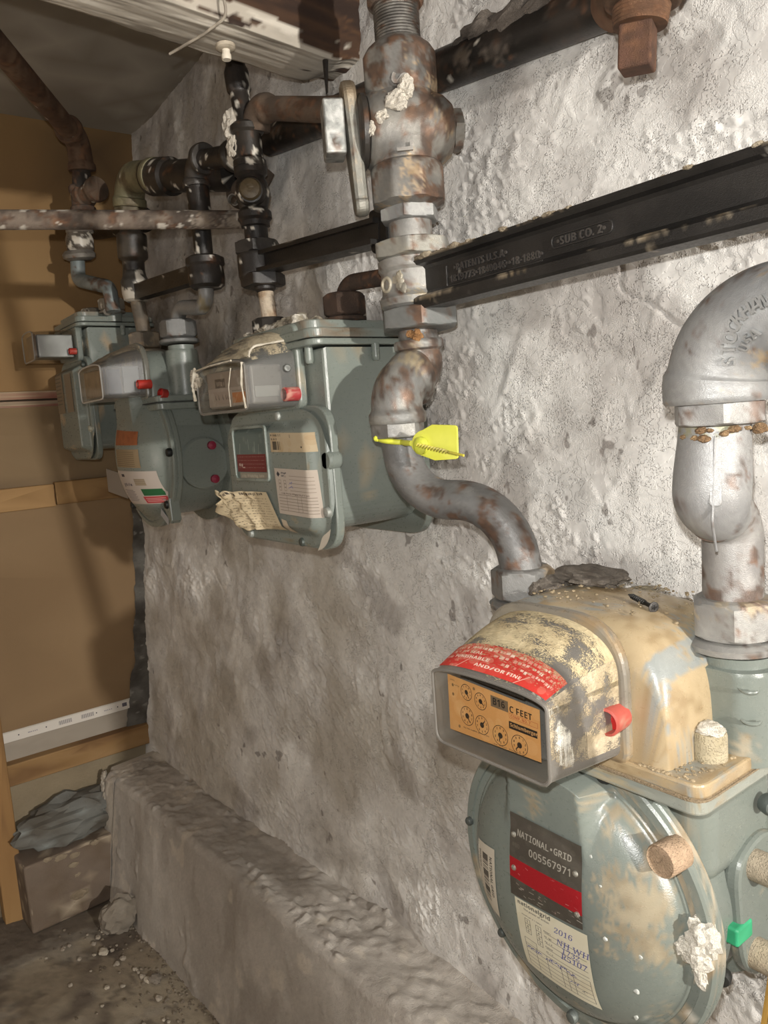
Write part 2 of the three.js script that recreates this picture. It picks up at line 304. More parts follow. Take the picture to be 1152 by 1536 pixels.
{
  const xs = [], ys = []; const run = (a, b, s, o) => { const n = Math.round((b - a) / s); for (let i = 0; i < n; i++) o.push(a + (b - a) * i / n); };
  run(-2.1, -1.05, 0.0052, xs); run(-1.05, -0.16, 0.0031, xs); run(-0.16, 2.4, 0.05, xs); xs.push(2.4);
  run(-0.05, 2.0, 0.0038, ys); ys.push(2.0);
  const nx = xs.length, ny = ys.length, pos = new Float32Array(nx * ny * 3), uv = new Float32Array(nx * ny * 2), idx = [];
  for (let j = 0; j < ny; j++) for (let i = 0; i < nx; i++) { const k = j * nx + i; pos[k * 3] = xs[i]; pos[k * 3 + 1] = ys[j]; pos[k * 3 + 2] = wallZ(xs[i], ys[j]); uv[k * 2] = (xs[i] + 2.1) / 2.1; uv[k * 2 + 1] = (ys[j] + 0.05) / 2.1; }
  for (let j = 0; j < ny - 1; j++) for (let i = 0; i < nx - 1; i++) { const a = j * nx + i, b = a + 1, c = a + nx, d = c + 1; idx.push(a, b, c, b, d, c); }
  const g = new THREE.BufferGeometry(); g.setIndex(idx); g.setAttribute('position', new THREE.BufferAttribute(pos, 3)); g.setAttribute('uv', new THREE.BufferAttribute(uv, 2)); g.computeVertexNormals();
  const base = C('#d3d0cb'), pale = C('#e4e2dd'), dullGrey = C('#857c76'), brown = C('#93866f'), dark = C('#5d534c');
  const S = c => c.map(v => v <= 0.0031308 ? v * 12.92 : 1.055 * Math.pow(v, 1 / 2.4) - 0.055);
  // ragged greyer patches in the wall colour: centre, size, strength
  const greyPatch = [[-0.8, 1.17, 0.14, 0.16, 0.16], [-0.7, 1.03, 0.1, 0.12, 0.13], [-0.58, 1.24, 0.12, 0.06, 0.13], [-0.9, 1.27, 0.1, 0.12, 0.12], [-0.47, 1.19, 0.13, 0.10, 0.13], [-0.62, 1.0, 0.12, 0.2, 0.1], [-0.95, 0.86, 0.09, 0.07, 0.13], [-1.3, 0.75, 0.12, 0.09, 0.12], [-1.42, 0.98, 0.2, 0.1, 0.1], [-0.66, 1.12, 0.1, 0.14, 0.1], [-0.82, 0.93, 0.16, 0.06, 0.1], [-1.45, 1.5, 0.5, 0.5, 0.3], [-1.75, 1.45, 0.4, 0.6, 0.3]];
  const tx = dataTex(2048, 2048, (u, v) => {
    const x = -2.1 + u * 2.1, y = -0.05 + v * 2.1;
    let c = mix(base, pale, ss(0.45, 0.62, fbm(x * 16, y * 16, 3, 3)));
    let b = 0; for (const s of greyPatch) { const d = Math.hypot((x - s[0]) / s[2], (y - s[1]) / s[3]); if (d < 1) b += s[4] * (1 - d * d); }
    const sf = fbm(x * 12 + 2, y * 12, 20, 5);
    c = mix(c, dullGrey, 0.5 * ss(0.5, 0.72, sf + b * 0.9 - 0.05));
    c = mix(c, brown, 0.5 * ss(0.3, 0.7, fbm(x * 11, y * 9, 31, 5)) * ss(-0.75, -1.25, x + (fbm(x * 5, y * 5, 90, 3) - 0.5) * 1.2));
    c = mix(c, dark, 0.6 * ss(0.75, 0.79, fbm(x * 55, y * 40, 9, 3)) * ss(0.45, 0.6, noise(x * 6, y * 6, 66)));
    const g2 = 0.93 + 0.14 * noise(x * 260, y * 260, 5);
    return S([c[0] * g2, c[1] * g2, c[2] * g2]);
  }, true);
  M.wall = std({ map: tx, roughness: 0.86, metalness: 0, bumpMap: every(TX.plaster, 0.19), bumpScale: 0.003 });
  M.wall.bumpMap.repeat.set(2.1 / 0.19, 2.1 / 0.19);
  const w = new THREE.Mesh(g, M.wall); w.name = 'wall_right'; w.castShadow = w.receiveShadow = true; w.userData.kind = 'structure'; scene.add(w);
  const core = part(w, 'wall_core', rbox(4.7, 2.3, 0.2, 0.01, [0.15, 1.0, -0.24]), M.matte, '#8d867c');
  core.userData.kind = 'structure';
}
// rough concrete footing along the wall
{
  const zf = x => 0.117 + clamp((-0.83 - x) * 0.05, -0.06, 0.06), topY = 0.302;
  const xa = -1.945, xb = 2.4;
  const prof = (x, t) => { // t 0..1 : wall -> top edge -> front face -> floor
    const zi = wallBase(x, topY) - 0.02, z1 = zf(x) + 0.006 * (fbm(x * 9, 3, 1, 3) - 0.5) * 2;
    if (t < 0.4) { const k = t / 0.4; return [topY + 0.014 * (1 - k) * ss(0.4, 0.7, fbm(x * 8, k * 2, 5, 3)), lerp(zi, z1, k)]; }
    if (t < 0.5) { const a = (t - 0.4) / 0.1 * Math.PI / 2, r = 0.018; return [topY - r + r * Math.cos(a), z1 + r * Math.sin(a)]; }
    const k = (t - 0.5) / 0.5; return [lerp(topY - 0.018, -0.02, k), z1 + 0.018 + 0.045 * k];
  };
  const nx = 760, nt = 150;
  const g = grid(nx, nt, (u, t) => {
    const x = lerp(xa, xb, Math.pow(u, 1.6)), [y, z] = prof(x, t);
    const top = ss(0.46, 0.4, t), r = fbm(x * 13, y * 13, z * 13 + 7, 4) - 0.5, c = ss(0.6, 0.85, fbm(x * 30, y * 30, z * 30, 3) + 0.08 * top);
    const d = r * lerp(0.007, 0.009, top) + c * lerp(0.003, 0.003, top) + (0.0045 * (fbm(x * 60, y * 60, z * 60, 2) - 0.5) + 0.007 * ss(0.6, 0.9, noise(x * 70, y * 70, z * 70)) * ss(0.48, 0.6, fbm(x * 6, 4, z * 6, 3))) * top;
    const chip = x < -1.89 ? 0.03 * fbm(5, y * 18, 2, 3) : 0;
    return [x + chip, y + d * (t < 0.45 ? 1 : t < 0.5 ? 0.7 : 0), z + d * (t > 0.45 ? 1 : t > 0.4 ? 0.7 : 0.1)];
  });
  const col = (x, y, z) => {
    let c = mix(C('#a8a198'), C('#b5aea5'), ss(0.35, 0.7, fbm(x * 10, y * 10, z * 10, 4)));
    c = mix(c, C('#8d847a'), 0.4 * ss(0.56, 0.7, fbm(x * 22 + 3, y * 9, z * 22, 5)) );
    c = mix(c, C('#c4bbad'), 0.7 * ss(0.57, 0.65, fbm(x * 20, y * 16, z * 20 + 4, 4) + (x < -1.86 ? 0.1 : -0.1)));
    const k = 0.9 + 0.2 * noise(x * 300, y * 300, z * 300); return [c[0] * k, c[1] * k, c[2] * k];
  };
  const f = structure('trim_1', g, M.matte, col);
  const end = slab((() => { const s = new THREE.Shape(); s.moveTo(0.0, -0.02); s.lineTo(-zf(xa) - 0.06, -0.02); for (let i = 1; i < 9; i++) s.lineTo(-zf(xa) - 0.06 + 0.045 * i / 9 + 0.008 * (rnd() - 0.5), -0.02 + 0.30 * i / 9); s.lineTo(-zf(xa) + 0.005, topY); s.lineTo(-0.02, topY + 0.01); s.closePath(); return s; })(), 0.03, 0, 0.002, 0.012);
  end.rotateY(Math.PI / 2); end.translate(xa - 0.012, 0, 0); part(f, 'broken_end', end, M.matte, col);
  for (const [y, r] of [[0.285, 0.017], [0.262, 0.02], [0.238, 0.021], [0.212, 0.02], [0.185, 0.02], [0.158, 0.018], [0.13, 0.017], [0.1, 0.018], [0.078, 0.015]]) { const z = 0.196 + 0.045 * (0.284 - y) / 0.3 - 0.006;
    part(f, 'plaster_flake', lump(r, [xa + 0.004 + rr(-0.008, 0.01), y, z], [0.8, 1.0, 0.45], 0.6, 4), M.clod, coat({ base: '#d0c8ba', alt: '#b3aa9c', scale: 60 })); }
}
// floor: worn concrete with dirt
{
  const hf = (x, z) => 0.004 * (fbm(x * 6, 3, z * 6, 4) - 0.5) + 0.003 * ss(0.55, 0.75, fbm(x * 22, 1, z * 22, 4));
  const g = grid(330, 260, (u, v) => { const x = lerp(-2.15, 2.45, Math.pow(u, 2)), z = lerp(0.0, 2.6, Math.pow(v, 1.9)); return [x, hf(x, z), z]; });
  const ix = g.index.array; for (let i = 0; i < ix.length; i += 3) { const t = ix[i + 1]; ix[i + 1] = ix[i + 2]; ix[i + 2] = t; } g.computeVertexNormals();
  const col = (x, y, z) => {
    let c = mix(C('#857967'), C('#968b78'), ss(0.42, 0.6, fbm(x * 6, z * 6, 3, 4)));
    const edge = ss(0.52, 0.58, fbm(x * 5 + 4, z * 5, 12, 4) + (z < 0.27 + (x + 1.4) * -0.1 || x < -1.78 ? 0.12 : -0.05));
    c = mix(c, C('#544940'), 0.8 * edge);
    c = mix(c, C('#8f887c'), 0.6 * ss(0.6, 0.7, fbm(x * 14, z * 14, 20, 5)));
    c = mix(c, C('#40362e'), 0.5 * ss(0.63, 0.72, fbm(x * 40, z * 40, 7, 3)));
    const k = 0.85 + 0.3 * noise(x * 260, z * 260, 2); return [c[0] * k, c[1] * k, c[2] * k];
  };
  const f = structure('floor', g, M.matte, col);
  part(f, 'floor_slab', rbox(4.8, 0.12, 3.0, 0.01, [0.15, -0.085, 1.15]), M.matte, '#6b6054');
}
// wall closing the far end: gypsum boards, paper strips, timber
{
  const XL = -2.0, W = new THREE.Group(); W.name = 'wall_left'; W.position.set(XL, 0, 0); W.userData.kind = 'structure'; scene.add(W);
  const Z0 = -0.16, Z1 = 2.6, zc = (Z0 + Z1) / 2, zw = Z1 - Z0;
  const paper = (a, b, k) => (x, y, z) => { let c = mix(C(a), C(b), ss(0.4, 0.62, fbm(y * 5 + k, z * 5, k, 4))); c = mix(c, C('#3f332a'), 0.6 * ss(0.71, 0.76, fbm(y * 34 + k, z * 34, k, 3))); const g = 0.94 + 0.12 * noise(y * 300, z * 300, 3); return [c[0] * g, c[1] * g, c[2] * g]; };
  const slabAt = (y0, y1, x, t, z0 = Z0, z1 = Z1, r = 0.002) => rbox(t, y1 - y0, z1 - z0, r, [x - t / 2, (y0 + y1) / 2, (z0 + z1) / 2]);
  const tb = (g, e = 0.03) => tess(g, e, 6);
  part(W, 'gypsum_panel', tb(slabAt(1.262, 1.98, XL, 0.014), 0.05), M.board, paper('#8a6c47', '#94774f', 1));
  part(W, 'gypsum_panel', tb(slabAt(1.03, 1.226, XL + 0.002, 0.016)), M.board, paper('#7d684c', '#877256', 2));
  part(W, 'gypsum_panel', tb(slabAt(0.449, 1.0, XL, 0.014)), M.board, paper('#80684b', '#8a7254', 3));
  part(W, 'paper_strip', tb(slabAt(1.243, 1.262, XL + 0.003, 0.012), 0.02), M.board, coat({ base: '#b9a58a', alt: '#a8947a', rust: -0.1, rustA: '#7a2c28', rustB: '#8c3a34' }));
  part(W, 'paper_strip', tb(slabAt(1.224, 1.239, XL + 0.004, 0.012), 0.02), M.board, coat({ base: '#b7a58d', alt: '#94826c', rust: -0.07, rustA: '#7a2c28', rustB: '#8c3a34' }));
  part(W, 'board_backing', slabAt(-0.1, 2.0, XL - 0.02, 0.1), M.board, '#4b3d2e');
  const grain = (a, b, k) => (x, y, z) => { const w = noise(z * 9 + k, y * 60, k) * 0.5; let c = mix(C(a), C(b), ss(0.3, 0.7, fbm(z * 7 + k, y * 110 + w * 2, k, 4))); c = mix(c, C('#5b3a1e'), 0.55 * ss(0.72, 0.78, noise(z * 22 + k, y * 26, k))); return c; };
  // two lengths of blocking with a joint at the knot
  part(W, 'timber', tess(slabAt(0.981, 1.036, XL + 0.022, 0.036, 0.215, Z1, 0.003), 0.012, 5), M.wood, grain('#8f6f47', '#a58357', 5));
  part(W, 'timber', tess(slabAt(0.984, 1.04, XL + 0.02, 0.036, -0.1, 0.213, 0.003), 0.012, 5), M.wood, grain('#86673f', '#9c7b50', 9));
  part(W, 'timber', tess(slabAt(0.326, 0.379, XL + 0.03, 0.045, 0.0, 0.42, 0.003), 0.012, 5), M.wood, grain('#86673f', '#977850', 13));
  part(W, 'timber_stud', tess(rbox(0.045, 1.0, 0.05, 0.004, [XL + 0.02, 0.42 - 0.45, 0.428].map((v, i) => i === 1 ? -0.05 + 0.5 : v)), 0.02, 5), M.wood, grain('#8f6c42', '#9f7d50', 17));
  const tape = canvasTex(1024, 64, (g, w, h) => {
    g.fillStyle = '#d3cdc4'; g.fillRect(0, 0, w, h); g.fillStyle = '#55525c';
    const bars = (x, n) => { for (let i = 0; i < n; i++) if ((i * 7 + 3) % 5 > 1) g.fillRect(x + i * 3, 14, 2, 30); };
    bars(430, 34); bars(610, 34); g.fillRect(955, 12, 40, 28); g.fillStyle = '#8d8892';
    for (const x of [190, 200, 212, 226, 240, 254, 800, 812, 826, 842, 858]) g.fillRect(x, 28, 8, 8); g.fillStyle = '#33303a'; for (const x of [120, 330, 735, 915]) { g.beginPath(); g.arc(x, 30, 5, 0, 7); g.fill(); }
  });
  const tg = new THREE.PlaneGeometry(0.31, 0.022); tg.rotateY(Math.PI / 2); tg.translate(XL + 0.0045, 0.438, 0.245);
  part(W, 'printed_tape', tg, std({ map: tape, roughness: 0.8 }), null, 'white edge tape with printed bar codes', true);
  part(W, 'tape_backing', slabAt(0.425, 0.452, XL + 0.003, 0.012, -0.1, 0.42), M.board, '#c8c2b8');
  part(W, 'gypsum_edge', tb(slabAt(0.372, 0.425, XL + 0.0, 0.03, -0.1, 0.42)), M.board, paper('#9a9184', '#a39a8c', 7));
  part(W, 'lower_board', tb(slabAt(-0.05, 0.33, XL + 0.004, 0.02, -0.1, 0.42)), M.matte, paper('#8d7f67', '#978a72', 21));
  part(W, 'lower_board', tb(slabAt(-0.05, 0.45, XL - 0.005, 0.02, 0.42, Z1), 0.06), M.matte, paper('#6f624f', '#7d705b', 24));
  // crumbling mortar that fills the gap to the plastered wall
  const gap = grid(24, 300, (u, v) => { const y = lerp(0.36, 0.95, v), e = 0.02 * (fbm(y * 22, 3, 6, 4) - 0.5) + 0.03 * ss(0.62, 0.36, y); const z = lerp(-0.05, 0.03 + (0.88 - y) * 0.1 + e * 0.9, u); return [XL + 0.02 * Math.sin(u * 3.14) + 0.012 * (fbm(y * 40, u * 6, 5, 3) - 0.3), y, z]; });
  part(W, 'mortar_fill', gap, M.clod, coat({ base: '#66635d', alt: '#4d4944', scale: 26, fleck: -0.04, fleckCol: '#85827c' }));
}
// ceiling board, with its torn corner, and the slab above
{
  const cl = structure('ceiling', rbox(4.8, 0.08, 3.0, 0.005, [0.15, 2.02, 1.15]), M.matte, '#3a332b');
  const s = new THREE.Shape(); s.moveTo(-2.0, 0.09); s.lineTo(-1.50, 0.10); s.lineTo(-1.44, 0.045); s.lineTo(-1.37, 0.10); s.lineTo(-0.99, 0.08); s.lineTo(-0.99, -1.0); s.lineTo(-2.0, -1.0); s.closePath();
  const g = slab(s, 0.016, 0, 0.001, 0.03); g.rotateX(-Math.PI / 2); g.translate(0, 1.9, 0);
  g.applyMatrix4(new THREE.Matrix4().makeTranslation(0, 0, 0));
  part(cl, 'gypsum_panel', g, M.board, (x, y, z) => { let c = mix(C('#8f887c'), C('#9b9488'), ss(0.4, 0.6, fbm(x * 6, z * 6, 2, 4))); c = mix(c, C('#aca69a'), 0.8 * ss(0.5, 0.54, fbm(x * 22, z * 22, 9, 4) + 0.16 * Math.max(0, 1 - Math.hypot((x + 1.42) / 0.1, (z - 0.06) / 0.08)) - 0.06)); const k = 0.96 + 0.08 * noise(x * 300, z * 300, 1); return c.map(v => v * k); });
  const s2 = new THREE.Shape(); s2.moveTo(-0.9, 0.1); s2.lineTo(2.4, 0.1); s2.lineTo(2.4, -2.5); s2.lineTo(-0.9, -2.5); s2.closePath();
  const g2 = slab(s2, 0.016, 0, 0.001, 0.2); g2.rotateX(-Math.PI / 2); g2.translate(0, 1.93, 0); part(cl, 'gypsum_panel', g2, M.board, '#5a5046');
}
// whitewashed joist
{
  const L = 1.75, jt = thing('ceiling_joist', 'wide old timber joist, whitewashed below and bare dark brown on its side, crossing above the pipes', 'joist', [-0.955, 1.63, 0.0], null, 'structure');
  jt.name = 'ceiling_joist';
  const ang = 0.13, R = (x, z) => [-0.965 + x * Math.cos(ang) + z * Math.sin(ang), 0.0 + z * Math.cos(ang) - x * Math.sin(ang)];
  const nz = 300, P = [];
  const per = [[-0.043, 0.27], [-0.043, 0.0], [0.043, 0.0], [0.043, 0.27]];
  const loop = []; for (let i = 0; i < 3; i++) { const n = i === 1 ? 40 : 60; for (let k = 0; k < n; k++) loop.push([lerp(per[i][0], per[i + 1][0], k / n), lerp(per[i][1], per[i + 1][1], k / n)]); } loop.push(per[3]);
  const g = grid(loop.length - 1, nz, (u, v) => {
    const [a, b] = loop[Math.round(u * (loop.length - 1))], z = lerp(-0.02, L, v), cor = Math.min(Math.hypot(a - 0.043, b), Math.hypot(a + 0.043, b));
    const wear = 0.006 * ss(0.03, 0.0, cor) * fbm(z * 14, a * 10, 3, 4) + 0.005 * (fbm(z * 3, a * 26, b * 26, 4) - 0.5) + 0.0035 * (fbm(z * 5, a * 150, b * 150 + 9, 3) - 0.5);
    const aa = a - Math.sign(a) * wear, bb = b + wear + 0.02 * ss(0.045, 0.0, z + 0.0) * fbm(a * 60, 3, 3, 3), [x, zz] = R(aa, z); return [x, 1.626 + bb, zz];
  });
  const ix = g.index.array; for (let i = 0; i < ix.length; i += 3) { const t = ix[i + 1]; ix[i + 1] = ix[i + 2]; ix[i + 2] = t; } g.computeVertexNormals();
  const low = (x, y, z) => y - 1.626;
  part(jt, 'timber', g, M.wood, (x, y, z) => {
    const h = y - 1.626, lx = (x + 0.965) - z * Math.sin(ang); let white = mix(C('#b5ada0'), C('#8f877b'), ss(0.42, 0.6, fbm(x * 40, h * 40, z * 6, 4))); white = mix(white, C('#d6cfc2'), 0.8 * ss(0.58, 0.63, fbm(x * 90, h * 90, z * 5, 3)));
    const wood = mix(mix(C('#47301f'), C('#2e1e15'), ss(0.35, 0.65, fbm(z * 5, h * 80, x * 80, 4))), C('#5f4229'), 0.6 * ss(0.6, 0.72, fbm(z * 8, h * 160, x * 30, 3)));
    const m = ss(0.5, 0.53, fbm(z * 16, h * 40, x * 50, 4) + (h < 0.008 ? 0.3 : h < 0.02 + 0.015 * noise(z * 12, 1) ? 0.09 : -0.17));
    return mix(wood, white, m);
  });
  // pull of a broken porcelain knob tube under the joist
  const kx = -0.934, kz = 0.198;
  const k = thing('insulator_stub', 'small white porcelain insulator stub hanging under the whitewashed joist', 'insulator', [kx, 1.602, kz]);
  part(k, 'collar', turn([[0.009, 0], [0.0125, 0.002], [0.0125, 0.006], [0.008, 0.009]], [kx, 1.614, kz], [0, 1, 0], 32), M.plain, coat({ base: '#b9ae9c', alt: '#8d8270', scale: 60 }));
  part(k, 'stub', turn([[0.0055, 0], [0.0062, 0.002], [0.0062, 0.006], [0.0052, 0.008], [0.0052, 0.014]], [kx, 1.602, kz], [0, 1, 0], 28), M.plain, '#d8d0c0');
  solo('wire', 'thin painted wire looped across the whitewashed joist', 'wire', pipe([[-0.872, 1.70, 0.235, 0.01], [-0.878, 1.624, 0.222, 0.012], [-0.92, 1.6185, 0.235, 0.02], [-0.985, 1.6185, 0.252]], 0.0018, 10), M.plain, coat({ base: '#b5ac9d', alt: '#8b8276', scale: 80 }));
  // nails and hooks under the joist end
  solo('nail', 'bent black iron nail below the end of the joist', 'nail', sweep(pathPts([[-0.925, 1.64, 0.05], [-0.926, 1.585, 0.052]], 0.004), (s, l) => 0.005 * (1 - 0.75 * s / l), 8), M.black, '#211c18');
}
// room behind the camera
structure('wall_back', rbox(4.8, 2.3, 0.12, 0.01, [0.15, 1.0, 2.64]), M.matte, '#4b423a');
structure('wall_front', rbox(0.12, 2.3, 3.0, 0.01, [2.46, 1.0, 1.15]), M.matte, '#4b423a');
// work lamp
{
  const [x, y, z] = WORK_LAMP.pos, t = thing('work_lamp', 'bare bulb in a black socket on a hanging cord, further along the plaster wall', 'lamp', [x, y - 0.04, z]);
  part(t, 'bulb', turn([[0.004, -0.03], [0.02, -0.022], [0.029, -0.004], [0.026, 0.012], [0.014, 0.032], [0.012, 0.045]], [x, y, z], [0, 1, 0], 32), std({ color: 0xffffff, emissive: new THREE.Color(WORK_LAMP.color), emissiveIntensity: 3, roughness: 0.4 }), null);
  part(t, 'socket', turn([[0.017, 0], [0.018, 0.05], [0.006, 0.06]], [x, y + 0.042, z], [0, 1, 0], 28), M.black, '#1b1a19');
  part(t, 'cord', pipe([[x, y + 0.1, z], [x, 1.92, z]], 0.004, 10, 0.05), M.black, '#1b1a19');
  const L = new THREE.PointLight(WORK_LAMP.color, WORK_LAMP.intensity, 0, 2); L.position.set(0, 0.035, 0); L.castShadow = true; L.shadow.radius = 1.6; L.shadow.mapSize.set(2048, 2048); L.shadow.bias = -0.0005; t.add(L);
}
// the phone that takes the picture, its lamp on
{
  const [x, y, z] = PHONE_LAMP.pos, t = thing('phone', 'phone held up to take the picture, its small lamp on', 'phone', [x, y, z]);
  const q = camera.quaternion.clone(), turnAll = g => g.applyQuaternion(q).translate(x, y, z);
  part(t, 'case', turnAll(rbox(0.072, 0.15, 0.008, 0.003, [0.02, -0.02, 0.03])), M.plain, '#1c1c1e');
  part(t, 'lamp', turnAll(new THREE.CylinderGeometry(0.004, 0.004, 0.002, 20).rotateX(Math.PI / 2).translate(0, 0, 0.024)), std({ color: 0xffffff, emissive: new THREE.Color(PHONE_LAMP.color), emissiveIntensity: 3 }), null);
  const L = new THREE.PointLight(PHONE_LAMP.color, PHONE_LAMP.intensity, 0, 2); L.castShadow = true; L.shadow.radius = 0.35; L.shadow.mapSize.set(2048, 2048); L.shadow.bias = -0.0005; t.add(L);
}
// unseen frosted window, added to the back wall for fill light
{
  const [x, y, z] = FILL_WINDOW.pos, g = new THREE.Group(); g.name = 'added_window_1'; g.userData.kind = 'structure'; g.position.set(x, y, z); scene.add(g);
  part(g, 'added_window_frame', merge([rbox(FILL_WINDOW.w + 0.1, 0.05, 0.04, 0.004, [x, y + FILL_WINDOW.h / 2 + 0.025, z]), rbox(FILL_WINDOW.w + 0.1, 0.05, 0.04, 0.004, [x, y - FILL_WINDOW.h / 2 - 0.025, z]), rbox(0.05, FILL_WINDOW.h, 0.04, 0.004, [x - FILL_WINDOW.w / 2 - 0.025, y, z]), rbox(0.05, FILL_WINDOW.h, 0.04, 0.004, [x + FILL_WINDOW.w / 2 + 0.025, y, z])]), M.wood, '#b7ab98');
  part(g, 'pane', rbox(FILL_WINDOW.w, FILL_WINDOW.h, 0.008, 0.002, [x, y, z + 0.004]), std({ color: 0xffffff, emissive: new THREE.Color(FILL_WINDOW.color), emissiveIntensity: 1.2, roughness: 0.6 }), null);
  const L = new THREE.RectAreaLight(FILL_WINDOW.color, FILL_WINDOW.intensity, FILL_WINDOW.w, FILL_WINDOW.h); L.position.set(0, 0, -0.004); g.add(L);
}

// ---------- pipework ----------
const GALV = '#8a8b8a', GALV2 = '#a3a3a0', BLK = '#211f1d', BLK2 = '#332e2a';
const collarElbow = (path, r, rc, cl) => sweep(path, (s, L) => { const d = Math.min(s, L - s); return lerp(rc, r, ss(cl * 0.8, cl * 1.05, d)) - 0.0015 * ss(0.002, 0, d); }, 52);
// main riser
{
  const X0 = -0.721, Z0 = 0.09;
  const rc = thing('pipe_coupling', 'rusty brown coupling on the riser above the big shut-off valve, beside the joist end', 'coupling', [X0, 1.597, Z0]);
  part(rc, 'body', turn([[0.029, 0], [0.0325, 0.004], [0.0325, 0.06], [0.03, 0.064]], [X0, 1.597, Z0]), M.ironRough, coat({ base: '#6a5a4e', alt: '#7d7268', rust: 0.02, fleck: -0.03, scale: 24 }));
  part(rc, 'riser_pipe', pipe([[X0, 1.64, Z0], [X0, 1.95, Z0]], 0.027), M.ironRough, coat({ base: '#4a3f38', alt: '#6b5a4c', rust: 0.03, fleck: 0.0 }));
  const np = thing('pipe_nipple', 'short threaded grey nipple between the rusty coupling and the top of the shut-off valve', 'pipe', [X0, 1.54, Z0]);
  part(np, 'thread', sweep(pathPts([[X0, 1.54, Z0], [X0, 1.599, Z0]], 0.0006), (s) => 0.0265 - 0.0009 * Math.abs(((s / 0.0032) % 1) * 2 - 1) * ss(0.012, 0.02, s), 48), M.steel, coat({ base: '#5d5a56', alt: '#85827c', rust: -0.06, scale: 60 }));

  // plug valve
  const v = thing('gas_valve', 'large grey cast-iron shut-off valve streaked with rust, square head and padlock wing at its front', 'valve', [X0, 1.373, Z0]);
  const vc = coat({ base: '#716f6b', alt: '#86837c', rust: -0.05, rustAt: (x, y, z) => 0.17 * ss(X0 + 0.012, X0 + 0.05, x + (z - 0.09) * -0.5) + 0.12 * ss(1.485, 1.53, y) - 0.05 * ss(1.42, 1.39, y), dust: -0.2, dustAt: (x, y, z) => 0.2 * ss(X0 - 0.012, X0 - 0.045, x) * ss(1.5, 1.52, y), scale: 26 });
  const bodyG = [];
  bodyG.push(turn([[0.034, 0.028], [0.036, 0.04], [0.041, 0.06], [0.045, 0.088], [0.044, 0.11], [0.039, 0.126], [0.036, 0.135]], [X0, 1.373, Z0], [0, 1, 0], 64, null, 0.003));
  bodyG.push(turn([[0.03, 0], [0.044, 0.006], [0.0465, 0.012], [0.0465, 0.038], [0.042, 0.047], [0.036, 0.052]], [X0, 1.373, Z0], [0, 1, 0], 96, (a, r) => Math.min(r, 0.0418 / Math.cos((((a + 0.3) % (Math.PI / 4)) + Math.PI / 4) % (Math.PI / 4) - Math.PI / 8)), 0.003));
  bodyG.push(turn([[0.036, 0.118], [0.043, 0.13], [0.0462, 0.139], [0.0462, 0.163], [0.038, 0.176], [0.029, 0.184], [0.024, 0.184]], [X0, 1.373, Z0], [0, 1, 0], 96, (a, r) => Math.min(r, 0.0414 / Math.cos((((a + 0.3) % (Math.PI / 4)) + Math.PI / 4) % (Math.PI / 4) - Math.PI / 8)), 0.003));
  const turned = g => { g.translate(-X0, 0, -Z0); g.rotateY(-0.5); g.translate(X0, 0, Z0); return g; };
  bodyG.push(turned(turn([[0.018, 0], [0.03, 0.004], [0.038, 0.014], [0.043, 0.03], [0.046, 0.055], [0.045, 0.085], [0.042, 0.097], [0.038, 0.102], [0.02, 0.104]], [X0, 1.461, Z0 - 0.058], [0, 0, 1], 64, null, 0.003)));
  part(v, 'valve_body', merge(bodyG), M.iron, vc);
  part(v, 'plug_collar', turned(turn([[0.038, 0], [0.041, 0.002], [0.041, 0.007], [0.036, 0.01]], [X0, 1.461, Z0 + 0.045], [0, 0, 1], 56)), M.black, coat({ base: '#2c2a27', alt: '#3b3733', rust: -0.1 }));
  const wing = new THREE.Shape(); { const hw = 0.02; wing.moveTo(-hw, 0.045); wing.absarc(0, 0.045, hw, Math.PI, 0, true); wing.lineTo(hw, 0.0); wing.lineTo(0.012, -0.064); wing.absarc(0, -0.072, 0.013, 0.4, Math.PI - 0.4, true); wing.lineTo(-hw, 0.0); wing.closePath(); const h = new THREE.Path(); h.absarc(0, -0.07, 0.0055, 0, 7, true); wing.holes.push(h); }
  const wg = slab(wing, 0.017, 0, 0.005, 0.006); wg.rotateX(0.05); wg.translate(X0, 1.453, Z0 + 0.052);
  part(v, 'padlock_wing', turned(wg), M.steel, coat({ base: '#77766f', alt: '#96948b', rust: -0.16, dust: -0.15, dustAt: (x, y) => 0.22 * ss(1.46, 1.5, y), dustCol: '#a99c88' }));
  part(v, 'square_head', turned(tess(rbox(0.036, 0.06, 0.024, 0.003, [X0 + 0.004, 1.4625, Z0 + 0.083]), 0.005)), M.steel, coat({ base: '#8f918e', alt: '#c5c6c2', rust: -0.22, scale: 110, grain: 0.25 }));
  part(v, 'rear_cap', turned(nut(0.042, 0.012, [X0, 1.461, Z0 - 0.068], [0, 0, 1])), M.iron, vc);
  for (const [x, y, z, r, q] of [[-0.6905, 1.478, 0.125, 0.013, [1.2, 0.8, 0.7]], [-0.704, 1.462, 0.139, 0.009, [1.5, 0.8, 0.6]], [-0.68, 1.49, 0.117, 0.01, [1, 1.2, 0.7]], [-0.714, 1.452, 0.147, 0.007, [1.4, 1.2, 0.5]]]) part(v, 'plaster_splash', lump(r, [x, y, z], q, 0.6, 4, 2.2), M.clod, '#ddd6c8', 'white plaster splash');
  const em = (t, sz, x, y, z, ry, rz) => { const g = letters(t, sz, 0.003); const b = g.boundingBox; g.translate(-(b.max.x + b.min.x) / 2, -(b.max.y + b.min.y) / 2, 0); g.rotateZ(rz); g.rotateY(ry); g.translate(x, y, z); return g; };
  for (const g of [em('S', 0.02, -0.6885, 1.502, 0.1172, 0.87, 1.4), em('L', 0.018, -0.6862, 1.43, 0.1195, 0.87, 1.57)]) part(v, 'cast_letter', g, M.iron, coat({ base: '#8b8883', alt: '#9e9a94', rust: -0.05 }));
